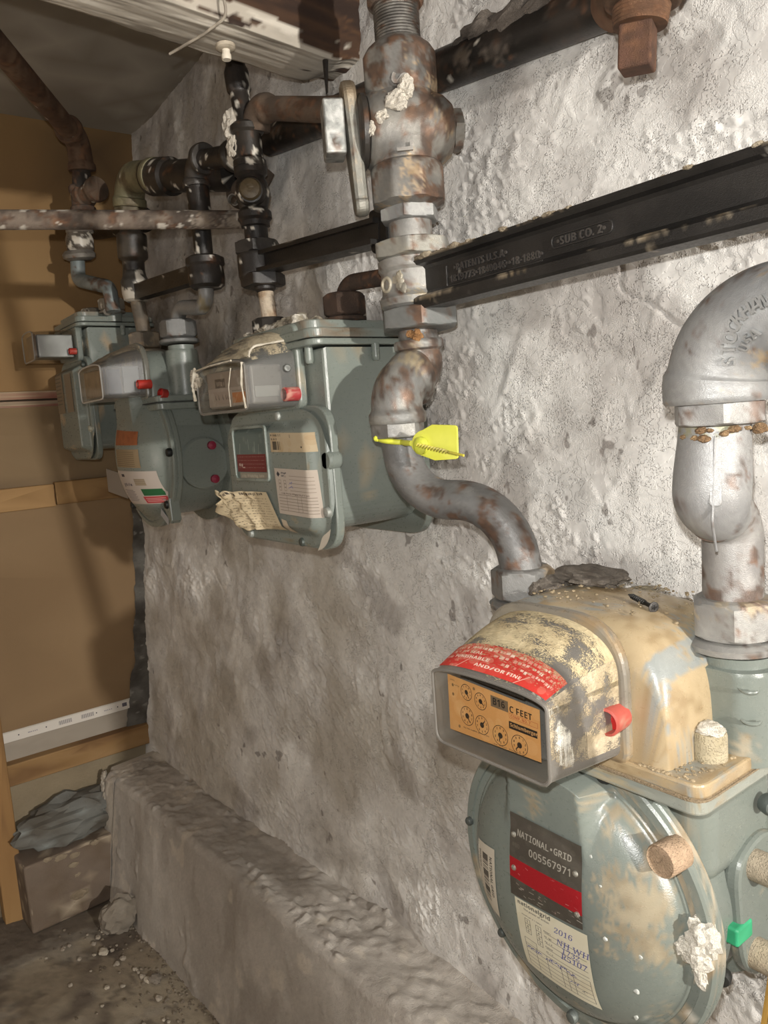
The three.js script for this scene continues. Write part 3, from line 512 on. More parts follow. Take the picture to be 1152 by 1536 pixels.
  // bushings, nipple, union ring
  const b1 = thing('hex_bushing', 'grey hexagon bushing screwed into the underside of the shut-off valve', 'bushing', [X0, 1.358, Z0]);
  part(b1, 'hexagon', nut(0.062, 0.017, [X0, 1.358, Z0], [0, 1, 0], 0.35), M.iron, coat({ base: GALV, alt: GALV2, rust: -0.1 }));
  solo('pipe_nipple', 'short smooth grey nipple between the bushing and the meter bar ring', 'pipe', pipe([[X0, 1.333, Z0], [X0, 1.36, Z0]], 0.0255, 48), M.iron, coat({ base: '#84837f', alt: '#9d9b96', rust: -0.08, rustAt: x => 0.12 * ss(-0.71, -0.7, x) }));
  // meter bar with coupling ends
  const mb = thing('meter_bar', 'long black meter bar with raised lettering, running right from its grey coupling on the riser', 'meter bar', [X0, 1.233, Z0]);
  const cc = coat({ base: '#868581', alt: '#9b9994', rust: -0.12, rustAt: (x, y, z) => 0.12 * ss(X0 + 0.012, X0 + 0.035, x) * ss(1.29, 1.31, y), dust: -0.14, dustAt: (x, y) => 0.14 * ss(X0 - 0.005, X0 - 0.03, x), dustCol: '#b0a58c' });
  part(mb, 'ring_nut', nut(0.083, 0.021, [X0 + 0.002, 1.3155, Z0], [0, 1, 0], 0.3), M.iron, coat({ base: '#858480', alt: '#9a988f', rust: -0.12, dust: -0.06, dustCol: '#a99f8a' }));
  part(mb, 'coupling', turn([[0.036, 0], [0.0415, 0.004], [0.0425, 0.012], [0.039, 0.018], [0.039, 0.042], [0.0418, 0.046], [0.0418, 0.056], [0.037, 0.06]], [X0, 1.258, Z0], [0, 1, 0], 64, null, 0.003), M.iron, cc);
  { const med = []; for (let i = 0; i < 7; i++) med.push(lump(0.006, [X0 + 0.004 + rr(-0.006, 0.02), 1.286 + rr(-0.009, 0.009), Z0 + 0.0375 - 0.002 * i / 7], [1, 1, 0.4], 0.5, 2)); med.push(new THREE.TorusGeometry(0.0075, 0.0022, 10, 28).translate(X0 - 0.004, 1.286, Z0 + 0.039)); part(mb, 'cast_mark', merge(med), M.iron, coat({ base: '#a39f94', alt: '#b8b09d' })); }
  const lh = nut(0.087, 0.026, [0, 0, 0], [0, 1, 0], 0.15); lh.applyMatrix4(new THREE.Matrix4().makeScale(1.04, 1, 0.92)); lh.translate(X0 + 0.004, 1.233, Z0);
  part(mb, 'lower_nut', lh, M.iron, coat({ base: '#737573', alt: '#7f807d', rust: -0.13, rustAt: x => 0.17 * ss(X0 + 0.018, X0 + 0.03, x) * ss(X0 + 0.05, X0 + 0.04, x) }));
  const ps = new THREE.Shape(); // channel section: z out of the wall, y up
  { const q = [[-0.013, -0.028], [0.016, -0.0285], [0.0185, -0.0255], [0.0185, -0.0165], [0.015, -0.0135], [0.006, -0.0115], [0.0035, -0.008], [0.0035, 0.0165], [0.006, 0.0195], [0.0135, 0.0212], [0.0165, 0.0245], [0.0155, 0.028], [-0.013, 0.0285]]; ps.moveTo(...q[0]); q.slice(1).forEach(p => ps.lineTo(...p)); ps.closePath(); }
  const bl = 0.62, bg = tess(new THREE.ExtrudeGeometry(ps, { depth: bl, steps: 150, bevelEnabled: false }), 0.008, 6); bg.rotateY(Math.PI / 2); bg.scale(1, 1, -1); { const ix = bg.attributes.position.array; for (let i = 0; i < ix.length; i += 9) for (let k = 0; k < 3; k++) { const t = ix[i + 3 + k]; ix[i + 3 + k] = ix[i + 6 + k]; ix[i + 6 + k] = t; } bg.computeVertexNormals(); }
  bg.translate(X0 + 0.03, 1.281, 0.1);
  const bar = part(mb, 'bar', bg, M.black, coat({ base: '#1f1e1d', alt: '#2b2927', dust: -0.3, dustAt: (x, y, z) => (y > 1.3075 ? 0.34 : 0) + (y < 1.2695 && y > 1.262 && z > 0.111 ? 0.2 : 0) + (x < -0.63 && y > 1.3 ? 0.14 : 0), dustCol: '#a0937e', fleck: -0.16 }), 'black bar');
  const raised = (t, sz, x, y) => { const g = letters(t, sz, 0.0022); g.translate(x, y, 0.1031); return g; };
  part(bar, 'lettering', merge([raised('\u2022PATENTS U.S.A\u2022', 0.0075, -0.636, 1.2855), raised('1819773\u20221840046\u2022\u202218-1880\u2022', 0.0075, -0.643, 1.2745), raised('\u2022SUB CO. 2\u2022', 0.0075, -0.492, 1.2812)]), M.black, coat({ base: '#3a3735', alt: '#4b4743', grain: 0.2 }));
  const fr = roundRect(0.07, 0.0125, 0.006); fr.holes.push(new THREE.Path(roundRect(0.067, 0.0095, 0.0045).getPoints(6))); const fg = slab(fr, 0.003, 0, 0.0005); fg.translate(-0.464, 1.285, 0.1022);
  part(bar, 'raised_border', fg, M.black, '#2f2d2b'); part(bar, 'raised_line', slab(roundRect(0.14, 0.0016, 0.0007), 0.003, 0, 0.0004).translate(-0.58, 1.2715, 0.1022), M.black, '#2f2d2b'); part(bar, 'raised_line', slab(roundRect(0.0016, 0.023, 0.0007), 0.003, 0, 0.0004).translate(-0.648, 1.2825, 0.1022), M.black, '#2f2d2b');
  for (let i = 0; i < 46; i++) { const x = -0.685 + 0.4 * Math.pow(rnd(), 1.5); part(bar, 'debris_crumb', lump(rr(0.0015, 0.0042) * (x < -0.6 ? 1.4 : 0.9), [x, 1.309, i % 2 ? rr(0.111, 0.116) : rr(0.098, 0.113)], [1.4, 0.7, 1], 0.5, 2), M.clod, coat({ base: '#a79b86', alt: '#8a7d68', scale: 90 })); }
  // swing joint below the bar
  solo('pipe_nipple', 'short black nipple crusted with orange sealant under the meter bar coupling', 'pipe', pipe([[X0, 1.205, Z0], [X0, 1.236, Z0]], 0.0235, 48), M.iron, coat({ base: '#4c4945', alt: '#8b8985', scale: 60, rust: -0.06 }));
  { const s = thing('sealant_crust', 'crumbly orange sealant squeezed out at the right of the nipple under the meter bar', 'sealant', [-0.70, 1.21, Z0]); for (let i = 0; i < 10; i++) part(s, 'crumb', lump(rr(0.003, 0.0055), [X0 + 0.018 + rr(-0.012, 0.011), 1.228 - rr(0, 0.016) * (i % 2), Z0 + 0.018 + rr(-0.012, 0.004)], [1, 1, 1], 0.5, 2), M.clod, coat({ base: '#8f673f', alt: '#a97f55', scale: 90 })); }
  const ec = coat({ base: '#80807d', alt: '#98968f', rust: 0.0, rustAt: (x, y, z) => 0.07 * ss(1.13, 1.18, y) + 0.06 * ss(-0.7, -0.68, x), dust: -0.16, dustCol: '#b5a88d', scale: 28 });
  solo('pipe_elbow', 'rusty elbow behind, turning from the riser nipple out of the wall', 'elbow', collarElbow(pathPts([[X0, 1.222, Z0], [X0, 1.176, 0.088, 0.026], [X0 + 0.006, 1.174, 0.122]], 0.0025), 0.0265, 0.03, 0.012), M.iron, ec);
  solo('pipe_elbow', 'rusty dome-shaped elbow in front, turning down towards the yellow seal', 'elbow', collarElbow(pathPts([[X0 + 0.012, 1.176, 0.112], [-0.705, 1.177, 0.142, 0.031], [-0.706, 1.125, 0.142]], 0.003), 0.03, 0.0335, 0.015), M.iron, ec);
  const hb = thing('hex_bushing', 'dark hexagon bushing under the rusty dome-shaped elbow, just above the yellow seal', 'bushing', [-0.707, 1.108, 0.142]);
  part(hb, 'hexagon', nut(0.055, 0.02, [-0.707, 1.108, 0.142], [0, 1, 0], 0.5), M.iron, coat({ base: '#7f7e7b', alt: '#97958f', rust: -0.06 }));
  // long offset bend into the big meter
  solo('offset_pipe', 'thick S-shaped grey pipe with brown rust, below the yellow seal', 'pipe', pipe([[-0.707, 1.118, 0.142], [-0.697, 1.037, 0.139, 0.062], [-0.572, 1.034, 0.107, 0.07], [-0.563, 0.955, 0.1]], 0.0224, 56, 0.003), M.iron, coat({ base: '#727271', alt: '#7f7e7c', rust: -0.16, rustAt: (x, y, z) => 0.16 * ss(-0.655, -0.62, x) * (0.6 + 0.4 * ss(-0.6, -0.57, x)) + 0.09 * ss(-0.69, -0.672, x) * ss(1.03, 1.06, y), dust: -0.2, scale: 30 }));
  // yellow plastic seal
  const sl = thing('security_seal', 'bright yellow plastic seal tag strapped round the S-shaped pipe', 'seal', [-0.64, 1.085, 0.165]);
  const ye = coat({ base: '#dde04c', alt: '#e6e862', grain: 0.04 });
  const cxp = [-0.706, 1.106, 0.141], ring = []; for (let i = 0; i <= 40; i++) { const a = -2.6 + i / 40 * 3.6; ring.push(V(cxp[0] + 0.0245 * Math.sin(a), cxp[1] - 0.004 * Math.sin(a) + 0.001, cxp[2] + 0.0245 * Math.cos(a))); }
  ring.push(V(-0.672, 1.103, 0.161), V(-0.655, 1.1025, 0.165));
  part(sl, 'strap', sweep(ring, 0.0032, 12), M.plain, ye);
  part(sl, 'strap_bead', turn([[0.001, 0], [0.0035, 0.001], [0.0035, 0.004], [0.002, 0.006]], [-0.712, 1.109, 0.167], [-0.5, 0.1, 0.3], 16), M.plain, ye);
  const fs = new THREE.Shape(); fs.moveTo(-0.004, 0); fs.quadraticCurveTo(-0.002, 0.014, 0.014, 0.0165); fs.lineTo(0.028, 0.0215); fs.lineTo(0.058, 0.0195); fs.quadraticCurveTo(0.0625, 0.019, 0.0622, 0.015); fs.lineTo(0.061, -0.012); fs.quadraticCurveTo(0.0605, -0.0155, 0.057, -0.0155); fs.lineTo(0.029, -0.0165); fs.lineTo(0.012, -0.0115); fs.quadraticCurveTo(-0.002, -0.008, -0.004, 0);
  const fgm = slab(fs, 0.0022, 0, 0.0004, 0.01); fgm.rotateY(0.12); fgm.translate(-0.648, 1.1, 0.166);
  part(sl, 'tag_plate', fgm, M.plain, ye, 'yellow flag of the seal');
  part(sl, 'boss', turn([[0.0095, 0], [0.0095, 0.004], [0.006, 0.0065], [0.003, 0.0068]], [-0.636, 1.1, 0.167], [0.1, 0, 1], 28), M.plain, coat({ base: '#cfd648', alt: '#b9b45a' }));
  const wp = pathPts([[-0.634, 1.101, 0.174], [-0.566, 1.089, 0.172]], 0.0006);
  part(sl, 'twisted_wire', sweep(wp, (s, l, a) => 0.0014 + 0.0012 * Math.sin(s / 0.0044 * 6.283 + a) * ss(0.049, 0.04, s), 14), M.plain, coat({ base: '#c2b848', alt: '#a39a4c' }));
}
// right-hand outlet
{
  const X1 = -0.32, Z1 = 0.135, gc = coat({ base: '#8a8b8b', alt: '#9c9c9a', rust: -0.15, rustAt: (x, y, z) => 0.07 * ss(1.2, 1.215, y), dust: -0.22, scale: 22 });
  const pth = pathPts([[X1, 1.124, Z1], [X1, 1.184, Z1, 0.05], [X1 + 0.1, 1.187, Z1 - 0.004]], 0.0025);
  const e = thing('pipe_elbow', 'big grey cast elbow with a raised maker\'s name, topmost on the right-hand meter outlet', 'elbow', [X1, 1.124, Z1]);
  part(e, 'elbow_body', sweep(pth, (s, L) => { const d = Math.min(s, L - s); return lerp(0.0385, 0.0352 + 0.001 * Math.sin(s / L * 3.14), ss(0.019, 0.023, d)) - 0.002 * ss(0.003, 0, d); }, 72), M.iron, gc);
  // raised name around the bend, on the face towards the room
  const nm = (txt, P, sz) => [...txt].forEach((ch, i) => { const p = V(...P[i].slice(0, 3)), n = V(...P[i].slice(3)), q0 = V(...P[Math.max(0, i - 1)].slice(0, 3)), q1 = V(...P[Math.min(P.length - 1, i + 1)].slice(0, 3)), t = q1.sub(q0); t.addScaledVector(n, -t.dot(n)).normalize(); const u = n.clone().cross(t), g = letters(ch, sz, 0.003), b = g.boundingBox; g.translate(-(b.min.x + b.max.x) / 2, -sz / 2, 0); g.applyMatrix4(new THREE.Matrix4().makeBasis(t, u, n)); g.translate(p.x - n.x * 0.0014, p.y - n.y * 0.0014, p.z - n.z * 0.0014); L.push(g); });
  const L = [];
  nm('STOCKHAM', [[-0.2928, 1.1532, 0.1646, 0.431, -0.363, 0.826], [-0.2915, 1.1615, 0.1675, 0.26, -0.332, 0.907], [-0.2888, 1.1695, 0.1694, 0.128, -0.242, 0.962], [-0.2857, 1.1764, 0.1705, 0.046, -0.125, 0.991], [-0.2816, 1.1817, 0.1708, 0.006, -0.024, 1], [-0.2759, 1.1858, 0.1707, -0.007, 0.06, 0.998], [-0.269, 1.1888, 0.1705, 0.002, 0.133, 0.991], [-0.2624, 1.1908, 0.1701, 0.027, 0.2, 0.979]], 0.0095);
  nm('USA', [[-0.2813, 1.1621, 0.1649, 0.205, -0.511, 0.835], [-0.2772, 1.1671, 0.167, 0.096, -0.44, 0.893], [-0.272, 1.17, 0.168, 0.021, -0.388, 0.92]], 0.0068);
  part(e, 'cast_lettering', merge(L), M.iron, coat({ base: '#9a9a98', alt: '#8b8b89' }));
  const hb = thing('hex_bushing', 'grey hexagon bushing under the big lettered elbow on the right', 'bushing', [X1, 1.105, Z1]);
  part(hb, 'hexagon', nut(0.0605, 0.0185, [X1 + 0.002, 1.107, Z1], [0, 1, 0], 0.4), M.iron, coat({ base: '#8b8a88', alt: '#a4a3a0', rust: -0.12, rustAt: x => 0.16 * ss(X1 + 0.015, X1 + 0.03, x) }));
  const sg = thing('sealant_crust', 'orange pipe sealant squeezed out below the right-hand hexagon bushing', 'sealant', [X1, 1.09, Z1]);
  for (let i = 0; i < 12; i++) { const a = rr(-0.6, 1.9); part(sg, 'crumb', lump(rr(0.002, 0.0045), [X1 + 0.003 + 0.028 * Math.sin(a), 1.1045 - rr(0, 0.006) * (i % 2), Z1 + 0.028 * Math.cos(a)], [1.3, 0.8, 1], 0.5, 2), M.clod, coat({ base: '#7d6347', alt: '#a38865', scale: 90 })); }
  // street elbow: full tube rounding back into the elbow behind it
  const sc = coat({ base: '#878889', alt: '#9b9b9a', rust: -0.17, rustAt: (x, y, z) => 0.16 * ss(X1 + 0.014, X1 + 0.026, x) , dust: -0.2, dustCol: '#9d9a78', scale: 20 });
  const st = thing('street_elbow', 'grey street elbow with a rounded heel below the right-hand hexagon bushing', 'elbow', [X1 - 0.003, 1.0, Z1]);
  part(st, 'elbow_body', sweep(pathPts([[X1 - 0.001, 1.11, Z1], [X1 - 0.005, 1.037, Z1 + 0.003, 0.022], [X1 - 0.007, 1.036, Z1 - 0.018]], 0.0025), (s, L) => 0.0262 + 0.0028 * ss(0.0, 0.05, s) - 0.006 * ss(L - 0.03, L, s), 64), M.iron, sc);
  part(st, 'seam', sweep(pathPts([[X1 + 0.0122, 1.1, Z1 + 0.0232], [X1 + 0.0106, 1.035, Z1 + 0.0276, 0.02], [X1 + 0.008, 1.012, Z1 + 0.018]], 0.003), 0.0011, 8), M.iron, sc);
  part(st, 'size_mark', slab(roundRect(0.0095, 0.03, 0.0045), 0.0028, 0, 0.0012, 0.006).rotateX(-0.06).rotateY(0.5).translate(X1 + 0.0112, 1.062, Z1 + 0.0235), M.iron, sc);
  const low = [X1 - 0.01, 0.09];
  solo('pipe_elbow', 'rusty lower elbow half hidden behind the grey street elbow, standing in the right meter nut', 'elbow', sweep(pathPts([[low[0], 0.96, 0.098], [low[0] + 0.001, 1.034, 0.098, 0.026], [low[0] + 0.003, 1.038, 0.13]], 0.003), 0.0236, 56), M.iron, coat({ base: '#8b8987', alt: '#9c9a97', rust: -0.03, rustAt: (x, y) => 0.1 * ss(0.985, 0.965, y) + 0.1 * ss(low[0] + 0.005, low[0] + 0.02, x) * ss(0.99, 1.02, y), scale: 40 }));
}
// horizontal black pipe along the wall and its plugged fitting
{
  const yb = x => 1.6 - 0.125 * (x + 1.114);
  const p = thing('black_pipe', 'long black pipe fixed high along the plaster wall behind the shut-off valve', 'pipe', [-0.8, 1.5, 0.01]);
  part(p, 'pipe', pipe([[-1.17, yb(-1.17), 0.006], [-0.46, yb(-0.46), 0.004]], 0.024, 36, 0.006), M.black, coat({ base: BLK, alt: BLK2, rust: -0.14, fleck: -0.12, dust: -0.2, dustAt: (x, y, z) => 0.1 * ss(-0.72, -0.68, x), dustCol: '#6d645b' }));
  for (const [x, dy, r] of [[-0.66, 0.02, 0.02], [-0.61, 0.018, 0.022], [-0.57, 0.02, 0.016], [-0.69, 0.012, 0.014], [-0.53, 0.02, 0.014]]) part(p, 'loose_plaster', lump(r, [x, yb(x) + dy, 0.018], [1.4, 0.7, 0.7], 0.55, 3), M.clod, coat({ base: '#6f675f', alt: '#4d463f', scale: 40 }));
  const t = thing('plugged_tee', 'rusty brown fitting with a square-headed plug pointing down, high on the wall', 'fitting', [-0.405, 1.41, 0.09]);
  const rc = coat({ base: '#54402f', alt: '#694e3a', rust: 0.03, scale: 40 }), ax = [-0.12, -1, 0.03];
  part(t, 'socket', turn([[0.031, -0.075], [0.031, -0.03], [0.033, -0.025], [0.033, -0.008], [0.031, -0.004], [0.027, -0.002]], [-0.402, 1.455, 0.09], ax, 60), M.ironRough, rc);
  part(t, 'branch', pipe([[-0.48, 1.512, 0.012], [-0.43, 1.515, 0.05, 0.02], [-0.4, 1.507, 0.088]], 0.027, 32), M.ironRough, rc);
  const plug = part(t, 'plug', sweep(pathPts([[-0.4025, 1.46, 0.09], [-0.4047, 1.442, 0.0905]], 0.0005), (s, l) => 0.0245 - 0.0011 * Math.abs(((s / 0.0029) % 1) * 2 - 1) - 0.002 * s / l, 56), M.ironRough, coat({ base: '#5d4331', alt: '#74553e', rust: 0.05, scale: 60 }));
  part(plug, 'square_head', tess(rbox(0.0275, 0.036, 0.0275, 0.0025, [0, 0, 0], [0.06, 0.42, -0.1]).translate(-0.4075, 1.426, 0.091), 0.006), M.ironRough, coat({ base: '#50382c', alt: '#644636', rust: -0.02, scale: 40 }));
}
// second column: black pipework above the wide meter
{
  const x0 = -1.074, z0 = 0.1, bk = coat({ base: BLK, alt: BLK2, rust: -0.2, fleck: -0.06, fleckAt: (x, y) => 0.05 * ss(1.52, 1.55, y) });
  const fk = coat({ base: '#2c2824', alt: '#3d3832', rust: -0.2, fleck: 0.02 });
  solo('black_pipe', 'upright black pipe rising behind the joist above the white plaster lump', 'pipe', sweep(pathPts([[-1.078, 1.585, z0], [-1.09, 1.66, z0], [-1.095, 1.84, z0]], 0.005), (s) => 0.0145 + 0.004 * ss(0.05, 0.056, s) * ss(0.09, 0.084, s), 28), M.black, bk);
  solo('brown_elbow', 'brown rusty elbow and pipe running from the black column back into the wall', 'elbow', collarElbow(pathPts([[-1.066, 1.575, 0.088], [-1.058, 1.606, 0.088, 0.022], [-0.9, 1.551, 0.073], [-0.785, 1.519, 0.062]], 0.004), 0.0165, 0.021, 0.06), M.ironRough, coat({ base: '#54473c', alt: '#665546', rust: -0.06 }));
  const pl = thing('plaster_lump', 'white plaster lump stuck on the top of the black pipe column', 'plaster', [-1.094, 1.56, 0.115]);
  part(pl, 'lump', lump(0.02, [-1.094, 1.586, 0.112], [0.75, 1.35, 0.7], 0.5, 4, 2), M.clod, '#d5cdbf'); part(pl, 'smear', lump(0.013, [-1.085, 1.555, 0.121], [0.9, 1.2, 0.5], 0.6, 4, 2), M.clod, '#cfc7b8');
  const te = thing('pipe_tee', 'black pipe tee flecked with white paint, above the small lever cock', 'tee', [x0, 1.52, z0]);
  part(te, 'run', turn([[0.021, 0], [0.025, 0.003], [0.025, 0.012], [0.021, 0.016], [0.021, 0.05], [0.025, 0.054], [0.025, 0.062], [0.021, 0.066]], [x0, 1.52, z0]), M.black, fk);
  part(te, 'branch', collarElbow(pathPts([[x0, 1.552, z0], [x0 - 0.055, 1.556, z0]], 0.003), 0.02, 0.0245, 0.014), M.black, fk);
  solo('black_pipe', 'short black pipe from the flecked tee to the elbow above the middle meter', 'pipe', pipe([[x0 - 0.045, 1.556, z0], [-1.235, 1.583, z0]], 0.0165, 32, 0.005), M.black, bk);
  const vv = thing('gas_cock', 'small black plug cock with a round cap on the column above the wide meter', 'valve', [x0, 1.443, z0]);
  part(vv, 'body', turn([[0.021, 0], [0.026, 0.005], [0.026, 0.014], [0.021, 0.02], [0.024, 0.03], [0.027, 0.042], [0.024, 0.056], [0.02, 0.066], [0.025, 0.07], [0.025, 0.079], [0.02, 0.082]], [x0, 1.443, z0], [0, 1, 0], 48), M.black, bk);
  part(vv, 'barrel', turn([[0.012, -0.03], [0.018, -0.026], [0.021, 0], [0.021, 0.028], [0.018, 0.033], [0.013, 0.034]], [x0, 1.482, z0], [0.83, 0, 0.55], 40), M.black, bk);
  part(vv, 'cap', turn([[0.014, 0], [0.0165, 0.003], [0.014, 0.007], [0.006, 0.0085]], [x0 + 0.028, 1.482, z0 + 0.019], [0.83, 0, 0.55], 32), M.black, coat({ base: '#3d362a', alt: '#5b4d36' }));
  { const s = new THREE.Shape(); s.absarc(0, 0, 0.016, 0, 7); const h = new THREE.Path(); h.absarc(0, 0, 0.0065, 0, 7, true); s.holes.push(h); part(vv, 'padlock_tab', slab(s, 0.009, 0, 0.0015).rotateY(0.6).translate(x0 - 0.036, 1.484, z0 + 0.012), M.black, coat({ base: '#3c3835', alt: '#6b655d' })); }
  solo('pipe_nipple', 'short black nipple between the small plug cock and the rear meter bar', 'pipe', turn([[0.018, 0], [0.018, 0.03], [0.022, 0.032], [0.022, 0.042]], [x0, 1.405, z0]), M.black, bk);
  const mb = thing('meter_bar', 'dark meter bar running from the black column to behind the riser', 'meter bar', [x0, 1.36, z0]);
  part(mb, 'head', merge([nut(0.062, 0.02, [x0, 1.395, z0], [0, 1, 0], 0.2), turn([[0.03, 0], [0.0325, 0.005], [0.0325, 0.036], [0.03, 0.04]], [x0, 1.358, z0]), nut(0.06, 0.02, [x0 + 0.008, 1.345, z0], [0, 1, 0], 0.4)]), M.black, coat({ base: '#252220', alt: '#34302c', fleck: -0.05, fleckAt: (x) => 0.05 * ss(x0 - 0.02, x0 - 0.03, x) }));
  const hs = new THREE.Shape(); [[-0.012, -0.0165], [0.016, -0.0165], [0.016, -0.011], [0.003, -0.009], [0.003, 0.009], [0.013, 0.011], [0.013, 0.0165], [-0.012, 0.0165]].forEach((p, i) => i ? hs.lineTo(...p) : hs.moveTo(...p)); hs.closePath();
  const hg = new THREE.ExtrudeGeometry(hs, { depth: 0.315, steps: 50, bevelEnabled: false }); hg.rotateY(-Math.PI / 2); hg.scale(-1, 1, 1); const hm = new THREE.Matrix4().makeRotationZ(-0.078); 
  { const b = tess(new THREE.BoxGeometry(0.31, 0.022, 0.02), 0.02); const top = tess(new THREE.BoxGeometry(0.31, 0.006, 0.03), 0.02); top.translate(0, 0.0125, 0.003); const bot = tess(new THREE.BoxGeometry(0.31, 0.006, 0.034), 0.02); bot.translate(0, -0.0125, 0.005); const all = merge([b, top, bot]); all.applyMatrix4(hm); all.translate(-0.915, 1.369, 0.098); part(mb, 'bar', all, M.black, coat({ base: '#1b1a19', alt: '#262422', fleck: -0.09, dust: -0.3, dustAt: (x, y) => (y + (x + 0.915) * 0.078 > 1.3835 ? 0.17 : 0), dustCol: '#7c7265' })); }
  part(mb, 'end_block', rbox(0.04, 0.052, 0.05, 0.006, [-0.762, 1.36, 0.082]), M.black, '#171615');
  const np = thing('pipe_nipple', 'thin nipple with peeling white paint between the rear meter bar and the wide meter', 'pipe', [-1.056, 1.3, z0]);
  part(np, 'reducer', turn([[0.012, 0], [0.016, 0.004], [0.017, 0.02]], [-1.062, 1.337, z0]), M.black, bk);
  part(np, 'tube', pipe([[-1.056, 1.29, z0], [-1.062, 1.345, z0]], 0.0118, 28), M.matte, coat({ base: '#c3b49f', alt: '#a38d74', scale: 60, rust: -0.12, fleck: -0.02 }));
}
// column over the round middle meter
{
  const x0 = -1.262, z0 = 0.1, bk = coat({ base: BLK, alt: BLK2, rust: -0.2, fleck: -0.07 });
  const te = coat({ base: '#2b2825', alt: '#3f3a35', rust: -0.13, fleck: -0.04, fleckAt: (x) => 0.14 * ss(x0 - 0.004, x0 - 0.02, x) });
  solo('pipe_elbow', 'black elbow with white paint on its outer side, above the middle round meter', 'elbow', collarElbow(pathPts([[-1.222, 1.582, z0], [x0 - 0.002, 1.59, z0, 0.03], [x0, 1.545, z0]], 0.003), 0.021, 0.025, 0.014), M.black, te);
  solo('black_pipe', 'upright black pipe down to the square black tee above the middle meter', 'pipe', sweep(pathPts([[x0, 1.55, z0], [x0 - 0.002, 1.425, z0]], 0.004), (s) => 0.019 - 0.003 * ss(0.05, 0.055, s), 32), M.black, bk);
  solo('pipe_elbow', 'dusty brown elbow against the wall behind the upright black pipe', 'elbow', sweep(pathPts([[-1.235, 1.535, 0.035], [-1.18, 1.522, 0.05, 0.025], [-1.16, 1.56, 0.03]], 0.004), 0.024, 28), M.ironRough, coat({ base: '#4f443a', alt: '#5f5347' }));
  const t = thing('meter_bar', 'short black meter bar with white-speckled head above the middle round meter', 'meter bar', [-1.44, 1.385, z0]);
  part(t, 'head', merge([turn([[0.024, 0], [0.03, 0.005], [0.031, 0.02], [0.03, 0.036], [0.033, 0.04], [0.033, 0.05], [0.026, 0.054]], [x0, 1.378, z0])]), M.black, bk);
  part(t, 'speckled_head', merge([turn([[0.018, 0], [0.026, 0.005], [0.029, 0.02], [0.029, 0.042], [0.024, 0.052], [0.021, 0.07]], [-1.6, 1.41, z0])]), M.black, coat({ base: '#3a3733', alt: '#57524b', fleck: 0.12, fleckCol: '#b7b0a3' }), 'white-speckled head');
  const b = tess(new THREE.BoxGeometry(0.31, 0.03, 0.026), 0.02); b.rotateZ(-0.065); b.translate(-1.43, 1.418, z0); part(t, 'bar', b, M.black, coat({ base: '#1f1d1b', alt: '#2c2926', fleck: -0.05 }));
  solo('offset_pipe', 'slim grey Z-bent pipe into the right nut of the middle round meter', 'pipe', pipe([[x0 - 0.008, 1.385, z0], [x0 - 0.008, 1.348, z0, 0.024], [-1.402, 1.368, z0, 0.03], [-1.406, 1.315, z0]], 0.0135, 32), M.iron, coat({ base: '#7c7c7b', alt: '#8c8b88', dust: -0.2, dustAt: x => 0.1 * ss(-1.3, -1.28, x), dustCol: '#8d8368' }));
  solo('pipe_stub', 'short dusty pipe stub into the left nut of the middle round meter', 'pipe', pipe([[-1.6, 1.415, z0], [-1.578, 1.335, z0]], 0.0148, 28), M.iron, coat({ base: '#6d665c', alt: '#85796a', dust: 0.0, dustCol: '#8d7f6b' }));
}
